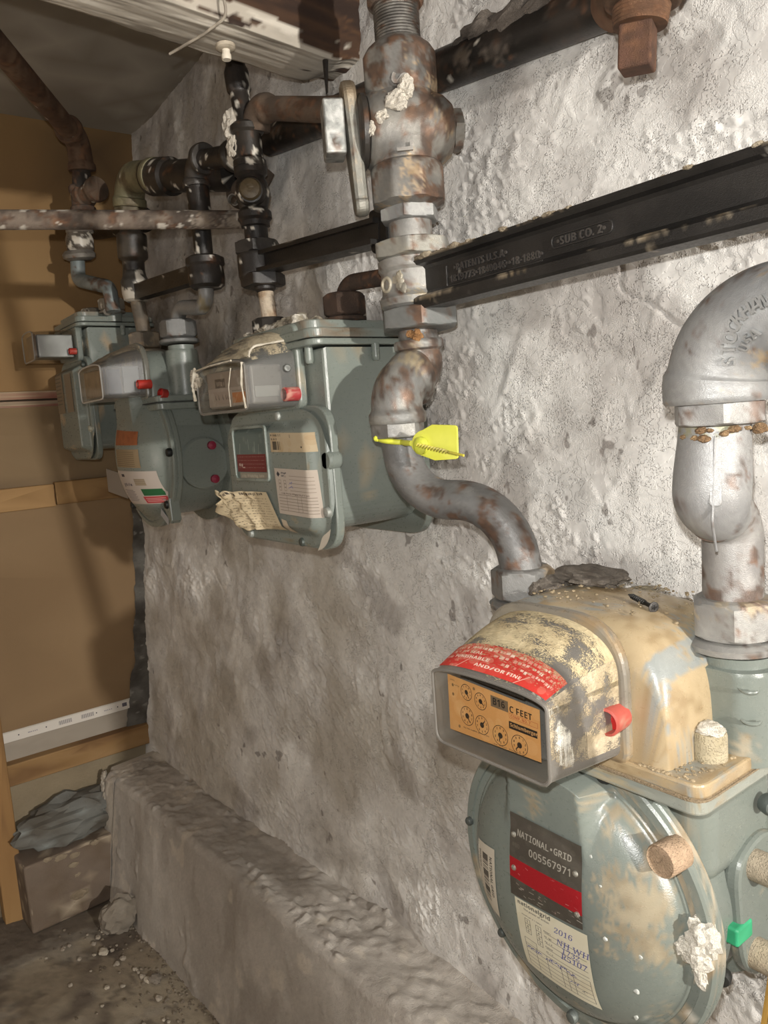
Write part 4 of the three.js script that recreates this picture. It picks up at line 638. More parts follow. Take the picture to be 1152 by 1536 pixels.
// column over the small far meter and pieces between
{
  const bk = coat({ base: BLK, alt: BLK2, rust: -0.18, fleck: -0.07 });
  const x0 = -1.6, z0 = 0.095;
  solo('pipe_elbow', 'olive-green dusty elbow at the far end of the black header pipe', 'elbow', collarElbow(pathPts([[-1.44, 1.617, 0.095], [-1.575, 1.652, 0.1, 0.04], [-1.583, 1.595, 0.1]], 0.003), 0.0295, 0.033, 0.02), M.iron, coat({ base: '#76725a', alt: '#8a8468', dust: -0.02, dustCol: '#6a604c', fleck: -0.07 }));
  part(thing('union_nut', 'dusty olive union nut below the olive-green elbow', 'nut', [-1.588, 1.56, 0.1]), 'hexagon', nut(0.052, 0.03, [-1.588, 1.57, 0.1], [0, 1, 0], 0.3), M.iron, coat({ base: '#6c6653', alt: '#7f7862', dust: 0.0, dustCol: '#5c5241' }));
  solo('black_header', 'sooty black header pipe against the wall behind the upright pipes', 'pipe', sweep(pathPts([[-1.465, 1.622, 0.094], [-1.2, 1.556, 0.06]], 0.005), (s) => 0.034 - 0.006 * ss(0.07, 0.076, s), 32), M.black, bk);
  solo('black_pipe', 'upright sooty pipe with a cock between the olive nut and the speckled head', 'pipe', sweep(pathPts([[-1.588, 1.575, 0.1], [x0, 1.47, 0.1]], 0.003), (s) => 0.022 + 0.008 * ss(0.025, 0.032, s) * ss(0.085, 0.076, s), 32), M.black, coat({ base: '#2d2925', alt: '#4a433a', fleck: -0.04, rust: -0.1 }));
  solo('black_header', 'sooty black branch pipe at the far corner behind the rusty tee', 'pipe', pipe([[-1.62, 1.585, 0.06], [-1.93, 1.64, 0.06]], 0.026, 28, 0.006), M.black, bk);
  // rusty diagonal pipe and its drop
  solo('diagonal_pipe', 'rusty brown pipe slanting down under the ceiling at the far end', 'pipe', pipe([[-1.2, 1.79, 0.5], [-1.735, 1.778, 0.148]], 0.021, 36, 0.006), M.ironRough, coat({ base: '#5f4838', alt: '#7a614c', rust: -0.02, fleck: -0.12, scale: 40 }));
  solo('pipe_elbow', 'rusty elbow where the slanting pipe turns down', 'elbow', collarElbow(pathPts([[-1.705, 1.779, 0.168], [-1.752, 1.776, 0.134, 0.035], [-1.76, 1.715, 0.13]], 0.003), 0.025, 0.029, 0.016), M.ironRough, coat({ base: '#5b4636', alt: '#715a48', rust: 0.0 }));
  solo('black_pipe', 'upright black pipe with rusty thread below the slanting pipe\'s elbow', 'pipe', pipe([[-1.758, 1.735, 0.13], [-1.8, 1.6, 0.132]], 0.0195, 32), M.ironRough, coat({ base: '#2f2b27', alt: '#3f3832', rust: -0.12, rustAt: (x, y) => 0.2 * ss(1.69, 1.71, y), fleck: -0.07, fleckAt: (x, y) => 0.09 * ss(1.66, 1.62, y) }));
  const rt = thing('pipe_tee', 'rusty speckled tee on the far upright pipe just above the horizontal pipe', 'tee', [-1.78, 1.63, 0.128]);
  part(rt, 'run', turn([[0.022, 0], [0.027, 0.004], [0.027, 0.012], [0.023, 0.016], [0.023, 0.044], [0.026, 0.047], [0.026, 0.056], [0.022, 0.06]], [-1.783, 1.63, 0.13]), M.ironRough, coat({ base: '#4b4038', alt: '#64554a', rust: -0.03, fleck: -0.02 }));
  part(rt, 'branch', collarElbow(pathPts([[-1.78, 1.664, 0.13], [-1.715, 1.668, 0.115]], 0.003), 0.021, 0.026, 0.018), M.ironRough, coat({ base: '#4f4237', alt: '#6a5848', rust: -0.02, fleck: -0.04 }));
  const un = thing('pipe_union', 'union with a broken coat of white paint under the horizontal pipe at the far end', 'union', [-1.815, 1.53, 0.137]);
  part(un, 'collar', turn([[0.026, 0], [0.03, 0.004], [0.03, 0.024], [0.026, 0.029]], [-1.808, 1.592, 0.135]), M.paint, coat({ base: '#5b5650', alt: '#7a736b', fleck: 0.06 }));
  part(un, 'body', turn([[0.022, 0], [0.029, 0.008], [0.03, 0.03], [0.026, 0.042]], [-1.812, 1.552, 0.137]), M.paint, coat({ base: '#4a443d', alt: '#6a6259', fleck: 0.1, fleckCol: '#c9c2b5' }));
  part(un, 'rim', turn([[0.022, 0], [0.034, 0.006], [0.036, 0.014], [0.03, 0.022]], [-1.815, 1.535, 0.14], [0.12, 1, 0.1]), M.iron, coat({ base: '#6f6a63', alt: '#8a847b', rust: -0.1 }));
  solo('offset_pipe', 'small Z-bent pipe, blue-grey turning rusty, entering the far small meter', 'pipe', pipe([[-1.815, 1.545, 0.145], [-1.812, 1.492, 0.15, 0.022], [-1.7, 1.458, 0.12, 0.022], [-1.694, 1.405, 0.12]], 0.0155, 32), M.iron, coat({ base: '#7b8484', alt: '#8c9392', rust: -0.2, rustAt: x => 0.27 * ss(-1.77, -1.73, x) }));
  // level pipe crossing in front
  const d = [-0.354, 0, 0.935], e = [-1.152, 1.47, 0.062];
  solo('level_pipe', 'level pipe with peeling pale paint crossing in front of the dark pipework', 'pipe', pipe([e, [e[0] + d[0] * 1.3, e[1], e[2] + d[2] * 1.3]], 0.0145, 36, 0.004), M.ironRough, coat({ base: '#4a4038', alt: '#7d7064', scale: 45, rust: -0.08, fleck: -0.05, fleckCol: '#c3bcb0', fleckAt: (x, y, z) => 0.13 * ss(0.3, 0.38, z + (noise(x * 50, y * 80, z * 20) - 0.5) * 0.1) + (y > 1.475 ? 0.03 : 0), dust: -0.1, dustCol: '#8f8477' }));
  // outlet pipe of the wide meter
  const op = thing('outlet_pipe', 'dark brown bent pipe from the right outlet of the wide meter to behind the coupling', 'pipe', [-0.853, 1.27, 0.1]);
  part(op, 'bend', pipe([[-0.856, 1.27, 0.1], [-0.853, 1.312, 0.1, 0.02], [-0.78, 1.309, 0.078]], 0.0108, 28, 0.003), M.ironRough, coat({ base: '#2f2621', alt: '#43352b', rust: -0.06 }));
}

// ---------- gas meters ----------
/** a printed sheet that follows the face behind it: quad corners (tl, tr, br, bl) in x, y; zf gives the face */
function sheet(q, zf, lift = 0.0008, n = 20) {
  const g = grid(n, n, (u, v) => { const a = [lerp(q[0][0], q[1][0], u), lerp(q[0][1], q[1][1], u)], b = [lerp(q[3][0], q[2][0], u), lerp(q[3][1], q[2][1], u)], x = lerp(b[0], a[0], v), y = lerp(b[1], a[1], v); return [x, y, zf(x, y) + lift]; });
  return g;
}
const printed = (w, h, draw, o = {}) => std(Object.assign({ map: canvasTex(w, h, draw), roughness: 0.6, side: THREE.DoubleSide, bumpMap: every(TX.cast, 0.5), bumpScale: 0.0002 }, o));
const txt = (g, s, x, y, px, col = '#222', f = 'sans-serif', w = 'bold') => { g.fillStyle = col; g.font = w + ' ' + px + 'px ' + f; g.fillText(s, x, y); };
const smudges = (g, w, h, n, col, a, b) => { for (let i = 0; i < n; i++) { g.fillStyle = col; g.globalAlpha = rr(0.05, 0.4); g.beginPath(); g.arc(rnd() * w, rnd() * h, rr(a, b), 0, 7); g.fill(); } g.globalAlpha = 1; };
const bars = (g, x, y, n, bw, h, vert) => { for (let i = 0; i < n; i++) if ((i * 11 + (i * i) % 7) % 3) vert ? g.fillRect(x, y + i * bw, h, bw * 0.8) : g.fillRect(x + i * bw, y, bw * 0.8, h); };
const dashes = (g, x, y, w, px, col) => { g.fillStyle = col; for (let q = x; q < x + w;) { const l = rr(px * 0.3, px * 0.9); g.globalAlpha = rr(0.45, 1); g.fillRect(q, y - px * rr(0.6, 0.85), l * 0.75, px * rr(0.5, 0.8)); q += l + (rnd() > 0.8 ? px * 0.6 : 0); } g.globalAlpha = 1; };
const scribble = (g, x, y, w, px, col) => { g.strokeStyle = col; g.lineWidth = px * 0.09; g.beginPath(); g.moveTo(x, y); for (let q = x; q < x + w; q += px * 0.3) g.quadraticCurveTo(q + rr(-4, 8), y - rr(0, px), q + px * 0.3, y - rr(0, px * 0.5)); g.stroke(); };
function screw(parent, name, p, dir, r, col, mat = M.iron) { return part(parent, name, turn([[r, 0], [r, r * 0.7], [r * 0.8, r * 1.05], [r * 0.3, r * 1.15]], p, dir, 20), mat, col); }
/** clear index cover: flat front, roof that arches up towards the back */
function hoodShape(o) {
  const pt = (t, s) => { // t 0 front .. 1 back, s 0..1 around: bottom left, up, over, down, bottom right
    const k = Math.sin(t * Math.PI / 2), x0 = lerp(o.x0, o.bx0, t), x1 = lerp(o.x1, o.bx1, t), cx = (x0 + x1) / 2, hw = (x1 - x0) / 2, yb = lerp(o.y0, o.by0, t), y1 = lerp(o.y1, o.by1, t), a = lerp(0.003, o.arch, k), rc = 0.009;
    let x, y; const z = lerp(o.zf, o.zb, t);
    if (s < 0.05) { const q = s / 0.05 * Math.PI / 2; x = cx - hw + rc - rc * Math.sin(q); y = yb + rc - rc * Math.cos(q); }
    else if (s < 0.3) { const q = (s - 0.05) / 0.25; x = cx - hw; y = lerp(yb + rc, y1 - 0.006, q); }
    else if (s < 0.7) { const q = (s - 0.3) / 0.4, c = Math.cos(Math.PI * (1 - q)); const p = 2.35; x = cx + hw * Math.sign(c) * Math.pow(Math.abs(c), 2 / p); y = y1 - 0.006 + (a + 0.006) * Math.pow(Math.sin(Math.PI * q), 2 / p); }
    else if (s < 0.95) { const q = (s - 0.7) / 0.25; x = cx + hw; y = lerp(y1 - 0.006, yb + rc, q); }
    else { const q = (s - 0.95) / 0.05 * Math.PI / 2; x = cx + hw - rc + rc * Math.cos(q); y = yb + rc - rc * Math.sin(q); }
    return [x, y, z];
  };
  return pt;
}
function indexCover(t, o) {
  const pt = hoodShape(o);
  const shell = grid(90, 40, (s, v) => pt(1 - v, s));
  const floorG = grid(4, 10, (u, v) => { const a = pt(1 - v, 0), b = pt(1 - v, 1); return [lerp(a[0], b[0], u), a[1], a[2]]; });
  const cov = part(t, 'index_cover', merge([shell, floorG]), o.mat || M.haze, null, o.label || 'clear plastic index cover');
  const F = new THREE.Shape(); for (let i = 0; i <= 60; i++) { const p = pt(0, i / 60); i ? F.lineTo(p[0], p[1]) : F.moveTo(p[0], p[1]); } F.closePath();
  const fg = new THREE.ShapeGeometry(F, 4); fg.translate(0, 0, o.zf); part(cov, 'front_pane', fg, M.clear, null);
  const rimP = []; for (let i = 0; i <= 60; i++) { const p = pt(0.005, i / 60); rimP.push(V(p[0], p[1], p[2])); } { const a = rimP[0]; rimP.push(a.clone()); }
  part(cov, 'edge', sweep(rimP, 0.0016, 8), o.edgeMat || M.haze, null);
  return { pt, cov };
}
/** speckled dust lying on the cover where the photograph shows it: own grains and ragged outline */
const dustMap = (thr, streak) => { const d = new Uint8Array(512 * 512 * 4); for (let j = 0; j < 512; j++) for (let i = 0; i < 512; i++) { const u = i / 512, v = j / 512, f = pfbm(u, v, 5, 6, 23) + (pnoise(u * 190, v * 190, 190, 5) - 0.5) * 0.3; const a = ss(thr, thr + 0.12, f + streak(u, v)); const q = (j * 512 + i) * 4; d[q] = d[q + 1] = d[q + 2] = a * 255; d[q + 3] = 255; } const t = new THREE.DataTexture(d, 512, 512); t.magFilter = t.minFilter = THREE.LinearFilter; t.needsUpdate = true; return t; };
function dustCoat(cov, pt, s0, s1, t0, t1, map, col, name = 'dust_film') {
  const g = grid(60, 40, (u, v) => { const s = lerp(s0, s1, u), tt = lerp(t0, t1, v), p = pt(tt, s), e = 0.004, q = pt(Math.min(1, tt + e), s), r = pt(tt, Math.min(1, s + e)); const A = V(q[0] - p[0], q[1] - p[1], q[2] - p[2]), B = V(r[0] - p[0], r[1] - p[1], r[2] - p[2]), n = B.cross(A).normalize(); if (n.y < -0.2) n.negate(); const sg = s > 0.69 ? (n.x < 0 ? -1 : 1) : s < 0.31 ? (n.x > 0 ? -1 : 1) : (n.y < 0 ? -1 : 1); return [p[0] + n.x * 0.0007 * sg, p[1] + n.y * 0.0007 * sg, p[2] + n.z * 0.0007 * sg]; });
  const m = std({ color: 0xffffff, vertexColors: true, alphaMap: map, transparent: true, roughness: 0.95, side: THREE.DoubleSide, bumpMap: TX.grit, bumpScale: 0.0006 });
  return part(cov, name, g, m, coat({ base: col[0], alt: col[1], scale: 70, grain: 0.22 }), null, true);
}

function roundMeter(o) {
  const { xm, cy, R, zf } = o, zb = o.zb, t = thing('gas_meter', o.label, 'gas meter', [xm, cy - R - 0.012, 0.1], o.group);
  const col = o.col, rc = R * (o.rcK ?? 0.855);
  const zc = (x, y) => { const dx = x - xm, dy = y - cy, r = Math.hypot(dx, dy); let h = r < rc ? 0.003 + o.dome * Math.pow(1 - Math.pow(r / rc, o.dp ?? 2.4), o.dq ?? 0.8) : 0; const pad = ss(0.05, 0.043, Math.abs(dx)) * ss(o.pad0, o.pad0 + 0.008, dy) * ss(R * 0.97, R * 0.9, r); h = lerp(h, Math.max(h, o.padH), pad); return zf + h; };
  // diaphragm case: drum, front cover with flange, rear cover
  part(t, 'case_drum', turn([[R * 0.6, zb - 0.1 - 0.015], [R * 0.84, zb - 0.1], [R * 0.86, zf - 0.12], [R * 0.86, zf - 0.11]], [xm, cy, 0.1], [0, 0, 1], 84, null, 0.006), M.paint, col);
  part(t, 'rear_flange', turn([[R * 0.84, 0], [R, 0.002], [R, 0.014], [R * 0.84, 0.016]], [xm, cy, zb], [0, 0, 1], 84), M.paint, col);
  const fr = part(t, 'front_flange', turn([[R * 0.8, -0.02], [R * 0.985, -0.019], [R, -0.016], [R, -0.0105], [R * 0.988, -0.009], [R * 0.988, -0.0075], [R, -0.006], [R, -0.002], [R * 0.985, 0], [R * 0.93, 0.0005], [R * 0.925, -0.0015], [R * 0.8, -0.0015]], [xm, cy, zf], [0, 0, 1], 110, null, 0.005), M.paint, o.flangeCol || col);
  const cv = grid(150, 60, (u, v) => { const a = u * Math.PI * 2, r = rc * 1.07 * (1 - v * 0.9999), x = xm + r * Math.cos(a), y = cy + r * Math.sin(a); return [x, y, v === 0 ? zf - 0.004 : zc(x, y)]; });
  part(t, 'front_cover', cv, M.paint, o.coverCol || col);
  for (const [a, nm, c, r] of o.bolts) screw(t, nm, [xm + R * 0.95 * Math.cos(a), cy + R * 0.95 * Math.sin(a), zf], [0, 0, 1], r, c);
  // neck up to the top plate, top plate, dome over the valve chamber
  const yp = o.plateY, hwp = o.plateHW;
  part(t, 'neck', tess(rbox(hwp * 1.72, yp - cy - R * 0.28, 0.118, 0.022, [xm, (yp + cy + R * 0.28) / 2 - 0.006, 0.098], null, 5), 0.02), M.paint, col);
  const pl = (dy, h, g) => { const s = roundRect(hwp * 2 + g, (o.plateZ ?? 0.17) - 0.034 + g, 0.015, xm, -((o.plateZ ?? 0.17) + 0.034) / 2); const q = slab(s, h, 0, 0.002, 0.012); q.rotateX(-Math.PI / 2); q.translate(0, yp + dy, 0); return q; };
  part(t, 'top_plate', pl(-0.012, 0.012, 0), M.paint, o.plateCol || o.domeCol || col);
  part(t, 'gasket', pl(-0.0135, 0.0022, 0.003), M.matte, o.gasketCol || '#8a7a62');
  part(t, 'lower_lip', pl(-0.026, 0.0125, -0.002), M.paint, o.lipCol || col);
  const a = o.domeA, H = o.domeTop - yp, sp = (c, p) => Math.sign(c) * Math.pow(Math.abs(c), p), z0 = 0.046, z1 = (o.plateZ ?? 0.17) - 0.005, ex = o.domeE ?? 0.72;
  part(t, 'chamber_dome', grid(80, 50, (u, v) => { const f = Math.PI * (1 - u), w = lerp(-1, 1, v), e = Math.pow(Math.max(0, 1 - Math.pow(Math.abs(w), 5)), 1 / 5); return [xm + a * sp(Math.cos(f), ex) * lerp(0.86, 1, e), yp - 0.002 + H * Math.pow(Math.sin(f), ex) * e, lerp(z0, z1, v)]; }), M.paint, o.domeCol || col);
  for (const s of [-1, 1]) {
    const x = xm + s * o.half, c = s < 0 ? (o.postL || col) : (o.postR || col);
    const p = part(t, 'pipe_post', turn([[o.postR0, 0], [o.postR0, (o.hexY - 0.035 - yp)], [o.postR0 * 0.97, o.hexY - 0.031 - yp], [o.postR0 * 0.8, o.hexY - 0.03 - yp], [o.postR0 * 0.8, o.hexY - 0.022 - yp]], [x, yp - 0.01, o.postZ ?? 0.098], [0, 1, 0], 56, s > 0 && o.flatPost ? (ang, r) => Math.min(r, o.postR0 * 0.9 / Math.max(0.2, Math.abs(Math.cos(ang)), Math.abs(Math.sin(ang)) * 0.99)) : null), M.paint, c);
    if (s > 0 && o.flatPost) for (const [yy, ww] of [[0.058, 0.012], [0.03, 0.006]]) part(p, 'cast_notch', sweep(pathPts([[x + 0.03 - ww, yp + yy + 0.001, 0.129], [x + 0.03, yp + yy - 0.002, 0.1305], [x + 0.03 + ww * 0.2, yp + yy, 0.125]], 0.002), (q, l) => 0.0016 * Math.sin(q / l * 3.14) + 0.0002, 8), M.paint, c);
    const nn = part(t, 'union_nut', nut(0.06, 0.034, [x, o.hexY - 0.018, 0.1], [0, 1, 0], 0.2 + s * 0.3), M.iron, s < 0 ? o.nutL : o.nutR);
    part(nn, 'nut_collar', turn([[0.03, 0], [0.036, 0.002], [0.037, 0.007], [0.03, 0.011]], [x, o.hexY - 0.029, 0.1], [0, 1, 0], 48), M.iron, s < 0 ? o.nutL : o.nutR);
  }
  // index housing
  const i = o.idx, gk = roundRect(i.bx1 - i.bx0 + 0.013, i.by1 + i.arch - i.by0 + 0.011, [0.012, 0.012, 0.055, 0.055], (i.bx0 + i.bx1) / 2, (i.by0 + i.by1 + i.arch) / 2);
  part(t, 'index_gasket', slab(gk, 0.011, i.zb - 0.008, 0.0035, 0.012), M.paint, o.gkCol || o.domeCol || col);
  return { t, zc, fr };
}
function boxMeter(o) {
  const { x0, x1, y0, y1, zf, yT } = o, xm = (x0 + x1) / 2, t = thing('gas_meter', o.label, 'gas meter', [xm, y0, 0.1], o.group), col = o.col;
  const hw = (x1 - x0) / 2, rr0 = o.corner;
  const s0 = new THREE.Shape(); { const L = x0 + o.inset, Rr = x1 - o.inset, B = y0 + 0.022, T = yT - 0.012, q = 0.05; s0.moveTo(L, T); s0.lineTo(L, B + q); s0.quadraticCurveTo(L, B, L + q, B); s0.lineTo(Rr - q, B); s0.quadraticCurveTo(Rr, B, Rr, B + q); s0.lineTo(Rr, T); s0.closePath(); }
  part(t, 'case', slab(s0, zf - 0.017 - 0.022, 0.022, 0.004, 0.02), M.paint, o.bodyCol || col);
  const fs = roundRect(x1 - x0, y1 - y0, rr0, xm, (y0 + y1) / 2);
  part(t, 'front_flange', slab(fs, 0.012, zf - 0.02, 0.002, 0.015), M.paint, col);
  part(t, 'rear_flange', slab(fs, 0.012, 0.012, 0.002, 0.03), M.paint, col);
  // dished front cover: rim, raised panel with soft shoulders
  const ins = (x, y) => { const dx = Math.abs(x - xm) - (hw - rr0), dy = Math.abs(y - (y0 + y1) / 2) - ((y1 - y0) / 2 - rr0); return rr0 - (Math.hypot(Math.max(dx, 0), Math.max(dy, 0)) + Math.min(Math.max(dx, dy), 0)); };
  const zc = (x, y) => zf - 0.008 + 0.006 * ss(0.0, 0.004, ins(x, y)) + o.rise * ss(0.016, 0.032, ins(x, y));
  part(t, 'front_cover', grid(120, 90, (u, v) => { const a = u * Math.PI * 2, k = 1 - v * 0.9999, cx = Math.cos(a), sy = Math.sin(a), p = 0.5; let x = hw * Math.sign(cx) * Math.pow(Math.abs(cx), p), y = (y1 - y0) / 2 * Math.sign(sy) * Math.pow(Math.abs(sy), p); const m = ins(xm + x, (y0 + y1) / 2 + y); if (m < 0) { const f = 1 + m / Math.hypot(x, y) * 1.1; x *= f; y *= f; } x = xm + x * k * 0.995; y = (y0 + y1) / 2 + y * k * 0.995; return [x, y, zc(x, y)]; }), M.paint, o.coverCol || col);
  for (const [bx, by, c, r] of o.bolts) { const b = screw(t, 'cover_screw', [bx, by, zc(bx, by) - 0.003], [0, 0, 1], r, c); }
  for (const [bx, by] of o.lugs || []) part(t, 'screw_lug', turn([[0.01, 0], [0.0125, 0.004], [0.0125, 0.017], [0.01, 0.02]], [bx, by, zf - 0.022], [0, 0, 1], 32), M.paint, col);
  // top plate with lip, screw bosses, posts
  const ts = roundRect(x1 - x0 - o.inset * 2 + 0.02, zf - 0.0, 0.02, xm, -(zf) / 2 - 0.006);
  const tp = (h, y, e, c) => { const q = slab(roundRect(x1 - x0 - o.inset * 2 + e, zf - 0.012 + e * 0.5, 0.02, xm, -(zf - 0.012) / 2 - 0.012), h, 0, 0.002, 0.02); q.rotateX(-Math.PI / 2); q.translate(0, y, 0); return q; };
  part(t, 'top_plate', tp(0.012, yT, 0.012), M.paint, o.topCol || col); part(t, 'body_lip', tp(0.008, yT - 0.0095, 0.018), M.paint, col);
  part(t, 'raised_cap', tp(0.014, yT + 0.011, -0.03), M.paint, o.topCol || col);
  for (const bx of o.bosses) part(t, 'screw_boss', turn([[0.004, 0], [0.0055, 0.003], [0.0055, 0.022]], [bx, yT - 0.03, zf - 0.012], [0, 1, 0], 20), M.paint, col);
  part(t, 'screw_boss', turn([[0.004, 0], [0.0055, 0.003], [0.0055, 0.022]], [x1 - o.inset + 0.005, yT - 0.03, 0.085], [0, 1, 0], 20), M.paint, col);
  for (const [px, c] of o.posts) part(t, 'pipe_post', turn([[0.021, 0], [0.021, o.hexY - yT - 0.014]], [px, yT, 0.1], [0, 1, 0], 40), M.paint, c || col);
  for (const [px, af, h, c] of o.nuts) { const nn = part(t, 'union_nut', nut(af, h, [px, o.hexY - h * 0.45, 0.1], [0, 1, 0], 0.4), M.ironRough, c); part(nn, 'nut_collar', turn([[af * 0.4, 0], [af * 0.56, 0.002], [af * 0.56, 0.006], [af * 0.4, 0.009]], [px, o.hexY - h * 0.45 - 0.008, 0.1], [0, 1, 0], 36), M.ironRough, c); }
  const i = o.idx; part(t, 'index_gasket', slab(roundRect(i.bx1 - i.bx0 + 0.014, i.by1 + i.arch - i.by0 + 0.008, 0.014, (i.bx0 + i.bx1) / 2, (i.by0 + i.by1 + i.arch) / 2), 0.012, i.zb - 0.012, 0.003, 0.02), M.paint, o.bodyCol || col);
  part(t, 'index_neck', turn([[0.034, 0], [0.034, 0.02]], [(i.bx0 + i.bx1) / 2, (i.by0 + i.by1) / 2 + 0.008, i.zb - 0.026], [0, 0, 1], 40), M.paint, o.bodyCol || col);
  return { t, zc, xm };
}
const redPlug = (t, p, r, l, c = '#b8302c', dir = [0, 0, 1], dustK0 = -0.14) => { const q = part(t, 'seal_plug', turn([[r, 0], [r, l], [r * 0.82, l + 0.001], [r * 0.78, l - 0.004], [r * 0.76, l * 0.5], [0.0005, l * 0.48]], p, dir, 32), M.plain, coat({ base: c, alt: c, grain: 0.08, dust: dustK0, dustCol: '#c79a8a', dustK: 0.8 }), 'red seal plug'); part(q, 'plug_core', turn([[r * 0.74, 0], [r * 0.74, 0.002], [0.0005, 0.0024]], V(...p).addScaledVector(v3(dir).normalize(), l * 0.5).toArray(), dir, 28), M.plain, '#b3201f'); return q; };

// --- nearest meter ---
{
  const xm = -0.446, cy = 0.688, R = 0.1415;
  const G = { base: '#747b75', alt: '#7c837c', grain: 0.04, scale: 9 };
  const spk = { fleck: -0.17, fleckCol: '#c9cbc6' };
  const col = coat({ ...G, ...spk, dust: -0.2, dustCol: '#a99f8b' });
  const tan = '#ab997b';
  const domeCol = coat({ base: '#8d9290', alt: '#989a95', grain: 0.06, scale: 14, dust: 0.13, dustCol: '#b5a07c', dustAt: (x, y, z) => y < 0.892 && x < -0.34 && z > 0.155 && Math.hypot((x + 0.362) / 0.022, (y - 0.865) / 0.024) + 0.5 * (noise(x * 130, y * 130) - 0.5) < 1 ? -0.35 : Math.hypot((x + 0.345) / 0.011, (y - 0.92) / 0.011) < 0.8 + 0.5 * noise(x * 200, y * 200) ? -0.25 : 0 });
  const coverCol = coat({ ...G, ...spk, dust: -0.2, dustK: 0.6, dustCol: '#b3a183', dustAt: (x, y) => 0.3 * Math.max(0, 1 - Math.hypot((x + 0.37) / 0.045, (y - 0.725) / 0.075)) + 0.16 * Math.max(0, 1 - Math.hypot((x + 0.39) / 0.05, (y - 0.785) / 0.03)), scale: 10 });
  const iron = coat({ base: '#8c8b88', alt: '#a09f9b', rust: -0.15, rustAt: (x, y, z) => 0.2 * ss(-0.316, -0.306, x), dust: -0.1, dustAt: (x, y) => 0.1 * ss(0.945, 0.966, y), dustCol: '#b3a68f' });
  const idx = { x0: -0.514, x1: -0.382, y0: 0.840, y1: 0.908, zf: 0.275, bx0: -0.519, bx1: -0.374, by0: 0.840, by1: 0.914, arch: 0.037, zb: 0.194 };
  const { t, zc, fr } = roundMeter({
    xm, cy, R, zf: 0.182, zb: 0.026, dome: 0.036, pad0: 0.012, padH: 0.0345, plateY: 0.838, plateHW: 0.141, plateZ: 0.195, domeA: 0.112, domeTop: 0.954, domeE: 0.55, half: 0.117, hexY: 0.948, postR0: 0.036, postZ: 0.094, rcK: 0.83, dp: 3.4, dq: 0.7, flatPost: true, col, coverCol, domeCol, plateCol: coat({ base: '#9a968a', alt: '#8f938f', dust: 0.06, dustCol: '#b29c78' }),
    lipCol: coat({ base: '#8b928c', alt: '#979a90', dust: -0.1, dustCol: '#b0a284' }), postL: coat({ ...G, dust: -0.06 }), nutL: coat({ base: '#7d7d7a', alt: '#8b8a87', rust: -0.17, dust: -0.16, dustAt: (x, y) => 0.16 * ss(-0.552, -0.535, x) }), nutR: iron, gkCol: coat({ base: '#7d776c', alt: '#8b8476', dust: -0.06, dustCol: '#a08c6e' }), flangeCol: coat({ ...G, dust: -0.1, dustAt: (x, y) => 0.12 * ss(0.62, 0.7, y) * ss(-0.36, -0.33, x) * ss(0.8, 0.76, y), dustCol: '#b5a68e', fleck: -0.12 }), idx,
    bolts: [[1.22, 'cover_screw', '#2b2c2b', 0.008], [-0.95, 'cover_screw', '#c5c6bd', 0.008], [2.1, 'cover_screw', '#5d625f', 0.005], [3.05, 'cover_screw', '#5d625f', 0.0045], [-2.35, 'cover_screw', '#5d625f', 0.0045], [-1.6, 'cover_screw', '#6d736f', 0.006]],
    label: 'nearest gas meter, large and round, with dusty orange dial plate and dirt on its top', group: null });
  const { pt, cov } = indexCover(t, { ...idx, label: 'dusty clear index cover' });
  const roofDust = dustMap(0.42, (u, v) => 0.12 * ss(0.25, 0.6, v) - 0.28 * ss(0.62, 0.72, u) * ss(0.95, 0.82, v) * (0.8 + 0.4 * Math.sin(v * 3)) - 0.25 * ss(0.1, 0.0, v));
  dustCoat(cov, pt, 0.32, 0.72, 0.02, 1, roofDust, ['#b3a27f', '#c3b491']);
  const sideDust = dustMap(0.5, (u, v) => 0.1 * ss(0.35, 0.05, u) + 0.08 * ss(0.5, 0.9, v) + 0.06 * Math.sin(v * 7 + u * 5));
  dustCoat(cov, pt, 0.66, 0.94, 0.02, 1, sideDust, ['#a99a7e', '#bcae94']);
  const wm = dustMap(0.34, (u, v) => -0.5 + 1.25 * Math.max(0, 1 - Math.hypot((u - 0.5) / 0.62, (v - 0.3 - 0.2 * (u - 0.5)) / 0.33)) );
  dustCoat(cov, pt, 0.75, 0.95, 0.06, 0.5, wm, ['#e2dfd4', '#d3cec0'], 'white_paint_patch');
  dustCoat(cov, pt, 0.6, 0.74, 0.0, 0.28, dustMap(0.52, (u, v) => 0.05 - 0.35 * v), ['#d9d4c6', '#c7c0ae'], 'white_paint_patch');
  // warning strip
  const warn = printed(512, 160, (g, w, h) => { g.fillStyle = '#c9382f'; g.fillRect(0, 0, w, h); smudges(g, w, h, 60, '#d8b49a', 4, 22); dashes(g, 40, 36, 420, 22, '#f0dccb'); dashes(g, 40, 66, 90, 22, '#f0dccb'); txt(g, 'SEAL', 140, 66, 24, '#f0dccb'); dashes(g, 230, 66, 240, 22, '#f0dccb'); dashes(g, 14, 98, 50, 22, '#f0dccb'); txt(g, 'PUNISHABLE', 76, 98, 25, '#f0dccb'); dashes(g, 260, 98, 230, 22, '#f0dccb'); txt(g, 'AND/OR FINE', 190, 134, 24, '#f0dccb'); for (let i = 0; i < 1500; i++) { g.globalAlpha = rr(0.3, 0.95); g.fillStyle = ['#b7a37e', '#a8966f', '#c7b48e'][i % 3]; const y = rnd() * rnd() * h * 0.85; g.fillRect(rnd() * w, y, rr(2, 9), rr(1, 5)); } g.globalAlpha = 1; g.strokeStyle = '#e0a898'; g.lineWidth = 4; for (const x of [120, 330]) { g.beginPath(); g.moveTo(x, 160); g.lineTo(x + 40, 100); g.stroke(); } });
